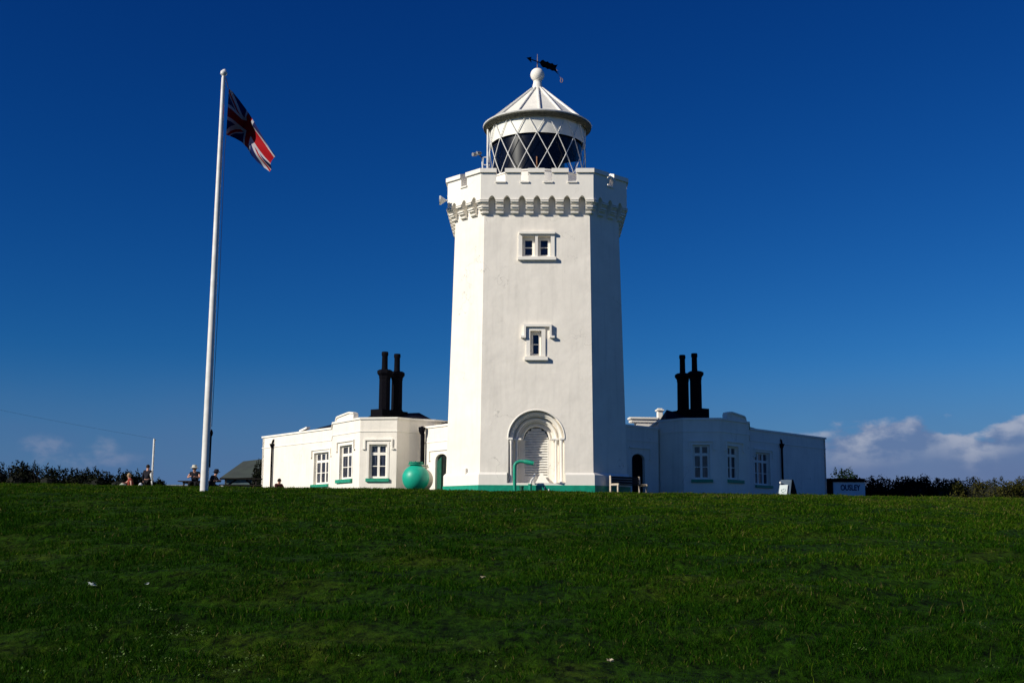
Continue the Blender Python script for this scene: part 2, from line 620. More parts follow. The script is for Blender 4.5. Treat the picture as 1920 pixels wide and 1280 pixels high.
def fpx(px, py, d=0.0):
    """pixel -> (u,z) on the front face (Y about 52)"""
    z = 8
    for _ in range(3):
        Y = CY - AP(z)[0] + d
        w = at(px, py, Y)
        z = w.z
    return w.x - TB.x, w.z


def arch_outline(uc, half, zbot, zspring, n=20, point=0.0):
    pts = [(uc - half, zbot), (uc + half, zbot)]
    for i in range(n + 1):
        a = math.pi * i / n
        pts.append((uc + half * math.cos(a), zspring + half * math.sin(a) * (1 + point * math.sin(a))))
    return pts


def build_lighthouse():
    LH = thing('lighthouse', 'tall white octagonal lighthouse tower with battlements and a round glazed lantern', 'lighthouse', (CX, CY, G0 - .05))
    f0_ = oct_frame(0)
    # --- survey
    uP, zfloor = fpx(1005, 905)
    _, zspring = fpx(1005, 821)
    zb = ZG
    r_out = (fpx(1058, 850)[0] - fpx(953, 850)[0]) / 2
    uP = (fpx(1058, 850)[0] + fpx(953, 850)[0]) / 2
    # upper window openings and lower one
    def rect(x0, x1, y0, y1):
        u0_, z1_ = fpx(x0, (y0 + y1) / 2)[0], fpx((x0 + x1) / 2, y0)[1]
        u1_, z0_ = fpx(x1, (y0 + y1) / 2)[0], fpx((x0 + x1) / 2, y1)[1]
        return u0_, u1_, z0_, z1_
    W1 = rect(979, 1003, 442.5, 481); W2 = rect(1008.3, 1032.3, 442.5, 481)
    W3 = rect(994, 1015, 620, 667)
    rc = lambda w: [(w[0], w[2]), (w[1], w[2]), (w[1], w[3]), (w[0], w[3])]
    portal = arch_outline(uP, r_out, zfloor, zspring, 28)
    # --- shaft
    mb = MB(f0_)
    A0, h0 = AP(zb); A1, h1 = AP(Z_TOP)
    ztp = Z_TOP + 1.0
    h1 = AP(ztp)[1]
    outer = [(-h0, zb), (h0, zb), (h1, ztp), (-h1, ztp)]
    loops = [outer, portal, rc(W1), rc(W2), rc(W3)]
    tris = tessellate_polygon([[Vector((u, z, 0)) for u, z in l] for l in loops])
    flat = [p for l in loops for p in l]
    mb.add([(u, 0, z) for u, z in flat], [tuple(t) for t in tris])
    for w in (W1, W2, W3):                               # window reveals
        l = rc(w)
        for i in range(4):
            a, b = l[i], l[(i + 1) % 4]
            mb.add([(a[0], 0, a[1]), (b[0], 0, b[1]), (b[0], .36, b[1]), (a[0], .36, a[1])], [(0, 1, 2, 3)])
        mb.add([(u, .36, z) for u, z in l], [(0, 1, 2, 3)])
    for k in range(1, 8):
        fk = oct_frame(k)
        ha, hb = octf(k, zb)[1], octf(k, ztp)[1]
        vs = [fk(-ha, 0, zb), fk(ha, 0, zb), fk(hb, 0, ztp), fk(-hb, 0, ztp)]
        m0 = MB(); m0.add(vs, [(0, 1, 2, 3)])
        mb.v += m0.v; mb.f += [tuple(i + len(mb.v) - 4 for i in f) for f in m0.f]; mb.mi += [0]
    # portal orders
    steps = [(r_out, 0, .26), (r_out * .81, .26, .52), (r_out * .62, .52, .74)]
    rin = r_out * .455
    seq = [s_[0] for s_ in steps] + [rin]
    for i, (r_, d0, d1) in enumerate(steps):
        o = arch_outline(uP, r_, zfloor, zspring, 28)
        for a, b in zip(o, o[1:] + o[:1]):
            mb.add([(a[0], d0, a[1]), (b[0], d0, b[1]), (b[0], d1, b[1]), (a[0], d1, a[1])], [(0, 1, 2, 3)])
        o2 = arch_outline(uP, seq[i + 1], zfloor, zspring, 28)
        for j in range(len(o)):
            if j == 0:
                continue
            a, b = o[j], o[(j + 1) % len(o)]
            c, d = o2[(j + 1) % len(o)], o2[j]
            mb.add([(a[0], d1, a[1]), (b[0], d1, b[1]), (c[0], d1, c[1]), (d[0], d1, d[1])], [(0, 1, 2, 3)])
    o = arch_outline(uP, rin, zfloor, zspring, 28)
    for a, b in zip(o, o[1:] + o[:1]):
        mb.add([(a[0], .74, a[1]), (b[0], .74, b[1]), (b[0], .95, b[1]), (a[0], .95, a[1])], [(0, 1, 2, 3)])
    mb.add([(u, .95, z) for u, z in o], [tuple(range(len(o)))])
    # floor of the recess
    mb.add([(uP - r_out, 0, zfloor - .002), (uP + r_out, 0, zfloor - .002), (uP + r_out, .76, zfloor - .002), (uP - r_out, .76, zfloor - .002)], [(0, 1, 2, 3)])
    mb.build('shaft', WHITE, LH, recalc=False)
    # --- portal parts
    po = MB(f0_)
    # roll mouldings round the arch
    for r_, d_, rr in ((r_out + .015, .0, .032), (r_out * .905, .22, .055), (r_out * .715, .47, .055), (rin + .05, .72, .04)):
        pts = [(uP + r_ * math.cos(math.pi * i / 26), d_, zspring + r_ * math.sin(math.pi * i / 26)) for i in range(27)]
        po.tube([f0_(*p) for p in pts], rr, 8) if False else None
        m_ = MB(); m_.tube([f0_(*p) for p in pts], rr, 8)
        n = len(po.v); po.v += m_.v; po.f += [tuple(i + n for i in f) for f in m_.f]; po.mi += m_.mi
    P = po.build('portal', WHITE2, LH, smooth=True)
    for sgn in (-1, 1):
        for r_, d_ in ((r_out * .905, .17), (r_out * .715, .43)):
            c = f0_(uP + sgn * r_, d_, 0)
            H = zspring - zfloor
            m_ = MB(); m_.lathe((c.x, c.y, zfloor), [(.0, 0), (.085, 0), (.085, .06), (.07, .10), (.055, .13), (.052, H - .26), (.06, H - .22), (.055, H - .19), (.09, H - .07), (.0, H - .07)], 14)
            m_.build('column', WHITE2, P, smooth=True)
        # impost blocks
        m_ = MB(f0_)
        a, b = sorted((uP + sgn * (r_out + .02), uP + sgn * (r_out * .84)))
        m_.box(a, b, -.03, .30, zspring - .07, zspring + .02)
        a, b = sorted((uP + sgn * (r_out * .81), uP + sgn * (rin + .09)))
        m_.box(a, b, .235, .56, zspring - .07, zspring + .015)
        m_.build('impost', WHITE2, P, bevel=.012)
    # louvred shutters in an arched frame
    sh = MB(f0_)
    nl = 19
    for i in range(nl):
        z = zfloor + .30 + (zspring + rin - zfloor - .34) * i / nl
        hw = rin - .03
        if z + .1 > zspring:
            hw = math.sqrt(max(.01, (rin - .02) ** 2 - (z + .08 - zspring) ** 2))
        sh.add([(uP - hw, .785, z), (uP + hw, .785, z), (uP + hw, .86, z + .10), (uP - hw, .86, z + .10),
                (uP - hw, .80, z - .022), (uP + hw, .80, z - .022), (uP + hw, .88, z + .09), (uP - hw, .88, z + .09)],
               [(0, 1, 2, 3), (5, 4, 7, 6), (0, 4, 5, 1), (3, 2, 6, 7), (0, 3, 7, 4), (1, 5, 6, 2)])
    sh.box(uP - rin + .01, uP + rin - .01, .79, .9, zfloor + .01, zfloor + .29)
    sh.box(uP - rin + .005, uP - rin + .06, .775, .9, zfloor + .01, zspring)
    sh.box(uP + rin - .06, uP + rin - .005, .775, .9, zfloor + .01, zspring)
    sh.build('louvred_shutter', SHUT, P)
    bk_ = MB(f0_); bk_.add([(u, .935, z) for u, z in arch_outline(uP, rin - .01, zfloor + .01, zspring, 28)], [tuple(range(31))]); bk_.build('shutter_gap_shade', pmat('louvre_gap_shade', (.10, .10, .10), None, 5, .9), P)  # dark sheet added behind the slats, painting the shade in their gaps
    # sloping cover standing in the recess
    sc_ = MB(f0_)
    a = fpx(1008, 903)[0]; b = fpx(1030, 903)[0]; zt = fpx(1016, 886)[1]
    sc_.add([(a - .1, .2, zfloor), (b + .02, .2, zfloor), (b + .02, .75, zfloor), (a - .1, .75, zfloor), (a + .12, .62, zt), (a + .2, .62, zt)],
            [(0, 1, 5, 4), (1, 2, 5), (2, 3, 4, 5), (3, 0, 4)])
    sc_.build('sloping_cover', WHITE2, P)
    # --- plinth: white band then green painted foot, both open at the portal on the front
    zpl = yfront(885, 51.9); zgr = yfront(908, 51.9)
    for nm, z0, z1, off, mt in (('plinth', zb, zpl, .10, WHITE2), ('painted_base', zb, zgr, .125, GREEN)):
        m_ = MB()
        for k in range(8):
            fk = oct_frame(k, 2.0)
            h = octf(k, 2.0)[1]
            hh = h + off * math.tan(math.pi / 8)
            spans = [(-hh, hh, -h, h)]
            if k == 0 and nm == 'plinth':
                spans = [(-hh, uP - r_out - .05, -h, uP - r_out - .05), (uP + r_out + .05, hh, uP + r_out + .05, h)]
            for (a, b, c, d) in spans:
                zz = z1 - .10 if nm == 'plinth' else z1 - .03
                q = [fk(a, -off, z0), fk(b, -off, z0), fk(d, .02, z0), fk(c, .02, z0), fk(a, -off, zz), fk(b, -off, zz), fk(d, -.01, z1), fk(c, -.01, z1)]
                m_.add(q, [(0, 1, 5, 4), (4, 5, 6, 7), (1, 2, 6, 5), (0, 4, 7, 3)])
            if k == 0 and nm == 'plinth':
                a, b = uP - r_out - .05, uP + r_out + .05
                m_.add([fk(a, -off, z0), fk(b, -off, z0), fk(b, -off, zfloor - .01), fk(a, -off, zfloor - .01), fk(a, .3, zfloor - .01), fk(b, .3, zfloor - .01)], [(0, 1, 2, 3), (3, 2, 5, 4)])
        m_.build(nm, mt, LH)
    # --- tower windows
    def tower_window(openings, hood, zhood, sill, ydrop):
        allu = (min(w[0] for w in openings), max(w[1] for w in openings))
        z0, z1 = openings[0][2], openings[0][3]
        g = MB(f0_)
        # raised surround
        e = .17
        holes = [[(w[0], w[2]), (w[1], w[2]), (w[1], w[3]), (w[0], w[3])] for w in openings]
        g.plate([(allu[0] - e, z0 - .02), (allu[1] + e, z0 - .02), (allu[1] + e, z1 + .13), (allu[0] - e, z1 + .13)], -.055, .01, holes, back=False)
        win = g.build('window', WHITE2, LH)
        for w in openings:
            m_ = MB(f0_)
            bw = .115
            a0_, a1_ = w[0] + .01, w[1] - .01
            m_.plate([(a0_, w[2] + .01), (a1_, w[2] + .01), (a1_, w[3] - .01), (a0_, w[3] - .01)], .20, .26,
                     [[(a0_ + bw, w[2] + .11), (a1_ - bw, w[2] + .11), (a1_ - bw, w[3] - .15), (a0_ + bw, w[3] - .15)]], back=False)
            zm = (w[2] + .11 + w[3] - .15) / 2
            m_.box(a0_ + bw, a1_ - bw, .215, .25, zm - .018, zm + .018)
            m_.build('sash', WHITE2, win)
            p_ = MB(f0_); p_.box(a0_ + .05, a1_ - .05, .265, .28, w[2] + .06, w[3] - .08)
            p_.build('pane', GLASSM, win)
        s_ = MB(f0_); s_.box(sill[0], sill[1], -.15, .02, sill[2], sill[3]); s_.build('sill', WHITE2, win, bevel=.012)
        h_ = MB(f0_)
        h_.box(hood[0], hood[1], -.15, .02, zhood, zhood + .11)
        if ydrop:
            for sg, u in ((1, hood[0]), (-1, hood[1])):
                a, b = sorted((u, u + sg * .09))
                h_.box(a, b, -.148, .02, ydrop, zhood)
                a, b = sorted((u - sg * .13, u + sg * .09))
                h_.box(a, b, -.16, .02, ydrop - .09, ydrop)
        h_.build('hood_mould', WHITE2, win, bevel=.012)
    s1 = rect(970.5, 1043, 482.5, 488.5)
    hz = fpx(1006, 440)[1]
    tower_window([W1, W2], (fpx(973, 436)[0], fpx(1041, 436)[0]), hz, s1, None)
    s2 = rect(983, 1027.5, 669, 676)
    tower_window([W3], (fpx(982, 612)[0], fpx(1034, 612)[0]), fpx(1006, 613)[1], s2, fpx(1006, 630)[1])
    # --- parapet on corbels
    OFF = .36
    zf = Z_TOP
    zc0 = fpx(1006, 401.5, -.1)[1]; zc1 = yfront(372, 52 - .25)       # corbel foot / head
    zar = yfront(365, 51.75)                                            # arch crown
    zcop0, zcop1 = yfront(322, 51.72), yfront(312, 51.70)
    zcr = yfront(338, 51.72)                                            # crenel sill
    pitch = .655
    parm = MB(); cop = MB()
    crens = {0: [(930, 947.5), (976.7, 991), (1020.5, 1035.6), (1065.6, 1081.6)]}
    cf = []
    for a, b in crens[0]:
        cf.append((at(a, 325, 51.72).x - TB.x, at(b, 325, 51.72).x - TB.x))
    corb = []
    T8 = math.tan(math.pi / 8)
    for k in range(8):
        fk = oct_frame(k, zf)
        h = octf(k, zf)[1]
        H = h + OFF * T8
        Hi = h + (OFF - .34) * T8
        na = 7 if k % 2 == 0 else 3
        cs = cf if k % 2 == 0 else [(-.19, .19)]
        # parapet skin outline with arches below and crenels above
        xs = [(i - (na - 1) / 2) * pitch for i in range(na)]
        low = [(-H, zc1)]
        hw = .155
        for x in xs:
            low.append((x - hw, zc1))
            for j in range(0, 11):
                t = j / 10
                # pointed arch profile
                uu = -hw + 2 * hw * t
                zz = zc1 + (zar - zc1) * (1 - abs(2 * t - 1) ** 1.9)
                low.append((x + uu, zz))
            low.append((x + hw, zc1))
        low.append((H, zc1))
        up = [(H, zcop0)]
        for a, b in reversed(cs):
            up += [(b, zcop0), (b, zcr), (a, zcr), (a, zcop0)]
        up.append((-H, zcop0))
        # de-duplicate
        ol = []
        for p_ in low + up:
            if not ol or (abs(ol[-1][0] - p_[0]) + abs(ol[-1][1] - p_[1])) > 1e-5:
                ol.append(p_)
        # extrude with mitred corners: depth .34 inward
        tr = tessellate_polygon([[Vector((u, z, 0)) for u, z in ol]])
        m = len(ol)
        d0, d1 = -OFF, -OFF + .34

        def inn(u):
            return max(-Hi, min(Hi, u)) if abs(u) > Hi else u
        vs = [fk(u, d0, z) for u, z in ol] + [fk(inn(u), d1, z) for u, z in ol]
        fs = [tuple(t) for t in tr] + [tuple(i + m for i in t) for t in tr]
        for i in range(m):
            j = (i + 1) % m
            if abs(abs(ol[i][0]) - H) < 1e-6 and abs(ol[i][0] - ol[j][0]) < 1e-6:
                continue
            fs.append((i, j, j + m, i + m))
        parm.add(vs, fs)
        # soffit behind the arches down to the shaft
        for x in xs:
            parm.add([fk(x - hw - .02, d1, zar + .05), fk(x + hw + .02, d1, zar + .05), fk(x + hw + .02, .05, zar + .05), fk(x - hw - .02, .05, zar + .05)], [(0, 1, 2, 3)])
        # copings of merlons (mitred at corners)
        eds = [-99] + [v for c in cs for v in c] + [99]
        zt = zcop1
        for a, b in zip(eds[0::2], eds[1::2]):
            def e(v, o):
                lim = h + o * T8
                return max(-lim, min(lim, v + (.02 if v == a else -.02) * (0 if abs(v) > 50 else -1)))
            lo, hi = OFF + .085, OFF - .38
            q = [fk(e(a, lo), -lo, zcop0), fk(e(b, lo), -lo, zcop0), fk(e(b, lo), -lo, zt - .05), fk(e(a, lo), -lo, zt - .05),
                 fk(e(a, (lo + hi) / 2), -(lo + hi) / 2, zt + .02), fk(e(b, (lo + hi) / 2), -(lo + hi) / 2, zt + .02),
                 fk(e(a, hi), -hi, zt - .05), fk(e(b, hi), -hi, zt - .05), fk(e(a, hi), -hi, zcop0), fk(e(b, hi), -hi, zcop0)]
            fs = [(0, 1, 2, 3), (3, 2, 5, 4), (4, 5, 7, 6), (6, 7, 9, 8), (8, 9, 1, 0), (0, 3, 4, 6, 8), (1, 9, 7, 5, 2)]
            cop.add(q, fs)
        for a, b in cs:
            lo = OFF + .06
            q = [fk(a - .03, -lo, zcr - .07), fk(b + .03, -lo, zcr - .07), fk(b + .03, -lo, zcr - .01), fk(a - .03, -lo, zcr - .01),
                 fk(a + .003, -.03, zcr + .10), fk(b - .003, -.03, zcr + .10), fk(a + .003, -.03, zcr - .07), fk(b - .003, -.03, zcr - .07)]
            sillm = MB(); sillm.add(q, [(0, 1, 2, 3), (3, 2, 5, 4), (4, 5, 7, 6), (6, 7, 1, 0), (0, 3, 4, 6), (1, 7, 5, 2)])
            sillm.build('crenel_sill', WHITE2, LH)
        # corbels: stepped, moulded brackets
        cc = [(xs[i] + xs[i + 1]) / 2 for i in range(na - 1)]
        spans = [(xs[-1] * -1 - 9, xs[0] - hw)] + [(c - pitch / 2 + hw, c + pitch / 2 - hw) for c in cc] + [(xs[-1] + hw, 99)]
        dz = (zc1 - zc0)
        tiers = [(1.0, .935, OFF + .045), (.935, .89, OFF - .03), (.89, .81, OFF + .035), (.81, .74, OFF - .06), (.74, .58, OFF - .06, OFF - .20), (.56, .47, OFF - .07), (.58, .56, OFF - .22),
                 (.47, .43, OFF - .17), (.43, .35, OFF - .13), (.35, .16, OFF - .19, OFF - .31), (.16, .08, OFF - .21), (.08, 0, OFF - .29, OFF - .34)]
        for a, b in spans:
            m_ = MB()
            for tr_ in tiers:
                zt_, zl_, o_ = zc0 + dz * tr_[0], zc0 + dz * tr_[1], tr_[2]
                ol_ = tr_[3] if len(tr_) > 3 else o_

                def cl(v, o):
                    lim = h + o * T8
                    return max(-lim, min(lim, v))
                q = []
                for z, o in ((zl_, ol_), (zt_, o_)):
                    q += [fk(cl(a, o), -o, z), fk(cl(b, o), -o, z), fk(cl(b, -.03), .03, z), fk(cl(a, -.03), .03, z)]
                m_.add(q, [(0, 1, 5, 4), (1, 2, 6, 5), (3, 0, 4, 7), (4, 5, 6, 7), (3, 2, 1, 0)])
            m_.build('corbel', WHITE2, LH)
    parm.build('parapet', WHITE2, LH, recalc=False)
    cop.build('parapet_coping', WHITE2, LH)
    # gallery floor
    m_ = MB(); oct_ring(m_, zc1 + .75, zc1 + .85, -2.0, OFF - .1, zf, zf); m_.build('gallery_floor', WHITE2, LH)
    LX = CX + .015
    # --- lantern
    RL = 2.27
    ze = at(905, 243, CY).z
    LN = MB(); zmur = yfront(318, CY - RL + .1)
    LN.lathe((LX, CY, 0), [(RL + .02, zc1 + .7), (RL + .02, zmur - .06), (RL + .07, zmur - .06), (RL + .07, zmur), (RL - .2, zmur)], 60)
    LB = LN.build('lantern_base', WHITE2, LH, smooth=True)
    zb1 = at(1007, 247, CY - RL + .08).z
    m_ = MB(); m_.lathe((LX, CY, 0), [(RL - .07, zb1), (RL - .05, zb1 - .03), (RL - .05, ze + .0), (RL - .2, ze)], 60)
    BD = m_.build('lantern_blind', pmat('blind_white', (.90, .86, .77), (.84, .80, .72), 2, .5), LH, smooth=True)
    cur, nt, b = nodes_of('dark_curtain')
    b.inputs['Base Color'].default_value = (.001, .0015, .006, 1); b.inputs['Roughness'].default_value = .24
    b.inputs["Specular IOR Level"].default_value = .32
    nz = nt.nodes.new('ShaderNodeTexNoise'); nz.inputs['Scale'].default_value = 3
    bpn = nt.nodes.new('ShaderNodeBump'); bpn.inputs['Strength'].default_value = .15
    nt.links.new(nz.outputs[0], bpn.inputs['Height']); nt.links.new(bpn.outputs[0], b.inputs['Normal'])
    zlo = yfront(300, CY - RL)
    m_ = MB()
    n = 60
    prof = []
    for k in range(n + 1):                                # curtain hangs round the inside, its foot climbs on the right
        a = R(-290) + R(320) * k / n
        adeg = math.degrees(a)
        foot = zmur - .25
        if adeg > -62:
            foot = zmur + .35 + .012 * (adeg + 62)
        prof.append((a, foot))
    vs, fs = [], []
    for a, ft in prof:
        rr = RL - .17
        vs += [(LX + rr * math.cos(a), CY + rr * math.sin(a), min(ft, zb1 - .2)), (LX + rr * math.cos(a), CY + rr * math.sin(a), zb1 + .05)]
    for k in range(n):
        fs.append((2 * k, 2 * k + 2, 2 * k + 3, 2 * k + 1))
    m_.add(vs, fs); m_.build('lantern_curtain', cur, LH, smooth=True)
    # lens drum inside
    m_ = MB(); m_.lathe((LX, CY, 0), [(0, zmur - .3), (1.15, zmur - .3), (1.3, zmur + .5), (1.3, ze - .4), (.9, ze - .1), (0, ze)], 32)
    m_.build('lens', pmat('lens_dark', (.008, .02, .02), (.01, .012, .015), 2, .15), LH, smooth=True)
    # brass rod with rail inside the glass
    m_ = MB(); a = -math.pi / 2 - .02
    for ang, ht, rr in ((-.03, .62, .03),):
        x, y = LX + (RL - .13) * math.sin(ang), CY - (RL - .13) * math.cos(ang)
        m_.tube([(x, y, zmur - .1), (x, y, zmur + ht)], rr, 8)
    m_.build('rod', pmat('brass', (.35, .14, .05), None, 5, .4), LH)
    # glazing
    gm = bpy.data.materials.new('lantern_glass'); gm.use_nodes = True
    nt = gm.node_tree; nt.nodes.clear()
    o_ = nt.nodes.new('ShaderNodeOutputMaterial'); tp = nt.nodes.new('ShaderNodeBsdfTransparent'); gl = nt.nodes.new('ShaderNodeBsdfGlossy')
    gl.inputs['Roughness'].default_value = .2; gl.inputs['Color'].default_value = (.5, .6, .6, 1)
    tp.inputs['Color'].default_value = (.99, 1, 1, 1)
    lw = nt.nodes.new('ShaderNodeLayerWeight'); lw.inputs[0].default_value = .25
    mu = nt.nodes.new('ShaderNodeMath'); mu.operation = 'MULTIPLY'; mu.inputs[1].default_value = .12
    mx = nt.nodes.new('ShaderNodeMixShader')
    nt.links.new(lw.outputs['Fresnel'], mu.inputs[0]); nt.links.new(mu.outputs[0], mx.inputs[0])
    nt.links.new(tp.outputs[0], mx.inputs[1]); nt.links.new(gl.outputs[0], mx.inputs[2]); nt.links.new(mx.outputs[0], o_.inputs[0])
    m_ = MB(); m_.lathe((LX, CY, 0), [(RL - .02, zmur - .02), (RL - .02, ze + .02)], 60); gz_ = m_.build('glazing', gm, LH, smooth=True)
    # diamond lattice of glazing bars
    z18 = yfront(247, CY - RL); z17 = yfront(282, CY - RL); dzl = z18 - z17
    lat = MB()
    nodez = [z18 + dzl, z18, z17, z17 - dzl]
    for i in range(15):
        for j in range(3):
            for s_ in (-1, 1):
                # node parity: at z18 nodes sit at i*24+0
                base = (0 if j % 2 == 1 else 12)
                a0_ = R(-90 - 1.5 + i * 24 + base)
                a1_ = a0_ + s_ * R(12)
                pts = []
                for q in range(5):
                    t = q / 4
                    a = a0_ + (a1_ - a0_) * t
                    z = nodez[j] + (nodez[j + 1] - nodez[j]) * t
                    pts.append((LX + RL * math.cos(a), CY + RL * math.sin(a), z))
                lat.tube(pts, .021, 5, cap=False)
    lat.build('glazing_bars', WMETAL, gz_)
    # ladder post and brackets on the left of the lantern
    m_ = MB(); x, y = LX - RL - .07, CY - .35
    m_.tube([(x, y, zmur - .2), (x, y, ze - .1)], .045, 8)
    m_.box(x - .22, x, y - .03, y + .03, zmur + .75, zmur + .78); m_.box(x - .22, x - .19, y - .03, y + .03, zmur + .75, zmur + 1.15); m_.box(x - .22, x, y - .03, y + .03, zmur + 1.12, zmur + 1.15)
    m_.build('ladder_rail', WMETAL, LH)
    # eaves gutter and conical roof
    RE = 2.55
    m_ = MB(); m_.lathe((LX, CY, 0), [(RL - .15, ze - .02), (RL + .02, ze - .05), (RL + .06, ze - .13), (RE - .12, ze - .10), (RE - .04, ze - .02), (RE, ze + .0), (RE + .01, ze + .10), (RE - .04, ze + .13), (RE - .10, ze + .10)], 60)
    m_.build('eaves_gutter', GUTTER, LH, smooth=True)
    m_ = MB(); m_.lathe((LX, CY, 0), [(RE + .012, ze + .06), (RE + .03, ze + .11), (RE - .03, ze + .15), (RE - .09, ze + .12)], 60)
    m_.build('gutter_lip', WMETAL, LH, smooth=True)
    za = at(1007, 170, CY).z
    a0r = R(-90 + 1.5)
    m_ = MB(); rb_ = RE - .09
    vs = []; fs = []
    for k in range(15):
        a = a0r + R(24) * k
        vs.append((LX + rb_ * math.cos(a), CY + rb_ * math.sin(a), ze + .06))
    for k in range(15):
        a = a0r + R(24) * k
        vs.append((LX + .30 * math.cos(a), CY + .30 * math.sin(a), za + .02))
    for k in range(15):
        j = (k + 1) % 15
        fs.append((k, j, 15 + j, 15 + k))
    m_.add(vs, fs)
    RF = m_.build('lantern_roof', pmat('roof_white', (.86, .83, .75), (.78, .75, .68), 2, .5), LH)
    for k in range(15):
        a = a0r + R(24) * k
        m_ = MB(); m_.bar((LX + (rb_ + .0) * math.cos(a), CY + (rb_ + .0) * math.sin(a), ze + .09), (LX + .29 * math.cos(a), CY + .29 * math.sin(a), za + .05), .055, .10)
        m_.build('roof_rib', WMETAL, RF)
    zball = at(1007, 141, CY).z
    m_ = MB()
    pr = [(.31, za - .02), (.31, za + .04), (.27, za + .06), (.20, za + .36), (.185, za + .40), (.20, za + .41), (.20, za + .45), (.16, za + .46), (.155, za + .52), (.17, za + .53), (.17, za + .55)]
    rb2 = .335
    st = -math.pi / 2 + .55
    for i in range(17):
        a = st + (math.pi / 2 - st) * i / 16
        pr.append((rb2 * math.cos(a) if i < 16 else .0, zball + rb2 * math.sin(a)))
    m_.lathe((LX, CY, 0), pr, 36); m_.build('ball_finial', WHITE2, LH, smooth=True)
    # --- weather vane
    zv = at(1009, 116, CY).z; ztip = at(1009, 102, CY).z
    m_ = MB(); m_.tube([(LX, CY, zball + .3), (LX, CY, ztip)], [.03, .012], 8); V = m_.build('weather_vane', pmat('copper_rod', (.25, .16, .16), None, 5, .4), LH)
    d = Vector((.80, .60, -.06)).normalized()
    up = Vector((0, 0, 1)); c = Vector((LX, CY, zv))

    def vf(u, dd, z):
        return c + d * u + up * z + Vector((-d.y, d.x, 0)) * dd
    m_ = MB(vf)
    m_.box(-.40, .25, -.012, .012, -.022, .022)
    m_.plate([(-.66, 0), (-.36, -.15), (-.41, 0), (-.36, .13)], -.012, .012)
    ol = [(.14, 0), (.24, -.13)]
    for i in range(6):
        ol += [(.34 + i * .14, -.19 if i % 2 == 0 else -.15), (.41 + i * .14, -.16)]
    ol += [(1.24, -.24), (1.12, 0), (1.24, .24)]
    for i in reversed(range(6)):
        ol += [(.41 + i * .14, .16), (.34 + i * .14, .20 if i % 2 == 0 else .15)]
    ol += [(.24, .14)]
    m_.plate(ol, -.015, .015)
    m_.build('arrow', BLACK, V)
    # loose conductor with a ring
    p0 = at(1041, 128, CY + .8); p1 = at(1048, 141, CY + .7); p2 = at(1053, 150, CY + .6)
    m_ = MB(); m_.tube([p0, (p0 + p1) / 2 + Vector((.02, 0, .03)), p1, p2], .011, 5)
    rc_ = p2 + Vector((0, 0, -.03))
    m_.tube([rc_ + Vector((.07 * math.cos(t) * .8, 0, .11 * math.sin(t))) for t in [i * math.pi / 6 for i in range(13)]], .02, 6)
    m_.build('wire_ring', pmat('rusty_wire', (.28, .2, .2), None, 5, .5), V)
    # --- fittings on the parapet
    m_ = MB(); b0 = at(905, 316, CY - 2.6); b1 = at(904, 296, CY - 2.6)
    m_.tube([b0, b1], .035, 8)
    FL = m_.build('floodlight', WMETAL, LH)
    m_ = MB(); m_.tube([b1, b1 + Vector((-.12, -.05, .12))], .03, 8)
    m_.build('bracket', GUTTER, FL)
    for dx, dz_, l in ((-.30, .10, .3), (-.12, .16, .22)):
        m_ = MB(); q = b1 + Vector((dx, -.1, dz_)); m_.tube([q + Vector((-.12, -.1, -.01)), q + Vector((.02, 0, .02)), q + Vector((.1, .05, .05))], [.085, .08, .03], 10)
        m_.build('lamp_head', pmat('grey_metal', (.10, .12, .14), (.3, .3, .3), 9, .4), FL)
    # horn on the left chamfer
    h0_ = at(838, 376, 53.2)
    m_ = MB(); m_.tube([h0_ + Vector((.05, 0, 0)), h0_ + Vector((-.06, 0, 0)), h0_ + Vector((-.28, -.02, 0)), h0_ + Vector((-.33, -.02, 0))], [.025, .05, .21, .22], 12)
    m_.build('horn', WMETAL, LH)
    # white cowl on the right chamfer
    k0 = at(1140, 338, 52.6)
    m_ = MB(); m_.tube([k0 + Vector((-.02, -.05, -.18)), k0 + Vector((.0, -.08, 0)), k0 + Vector((.09, -.08, .13)), k0 + Vector((.2, -.05, .06)), k0 + Vector((.28, -.0, -.05))], [.06, .07, .075, .07, .065], 10)
    m_.build('cowl', WMETAL, LH, smooth=True)
    # small box and conduit low on the left chamfer
    f7 = oct_frame(7)
    m_ = MB(f7); m_.box(.05, .3, -.1, .0, 2.45, 2.75)
    m_.build('junction_box', WHITE2, LH, bevel=.01)
    # three white stand pipes against the painted base
    for x, y0_, y1_ in ((1021, 912, 921), (1029, 916, 924), (1000, 893, 905)):
        a, b = at(x, y1_, 51.8), at(x, y0_, 51.8); m_ = MB(); m_.tube([a, b], .025, 6); m_.build('cable_stub', WMETAL, LH)
    # green ventilator pipes in front of the tower
    VP = thing('swan_neck_pipe', 'tall green swan-neck pipe standing before the arched portal', 'pipe', at(965, 921, 51.2))
    b0 = at(965, 921, 51.2); b0.z = gz(b0.x, b0.y) - .05
    t0 = at(965, 874, 51.2); t1 = at(968, 867.5, 51.2); t2 = at(974, 864.5, 51.2); t3 = at(985, 865, 51.15); t4 = at(1001, 868.5, 51.1)
    m_ = MB(); m_.tube([b0, Vector((t0.x, 51.2, t0.z - .3)), t0, (t0 + t1) / 2 + Vector((-.01, 0, .02)), t1, t2, t3], .07, 12); m_.build('pipe', GREEN, VP, smooth=True)
    m_ = MB(); m_.tube([t3 - Vector((.06, 0, 0)), t3, t4], [.07, .095, .085], 12); m_.build('nozzle', GREEN, VP, smooth=True)
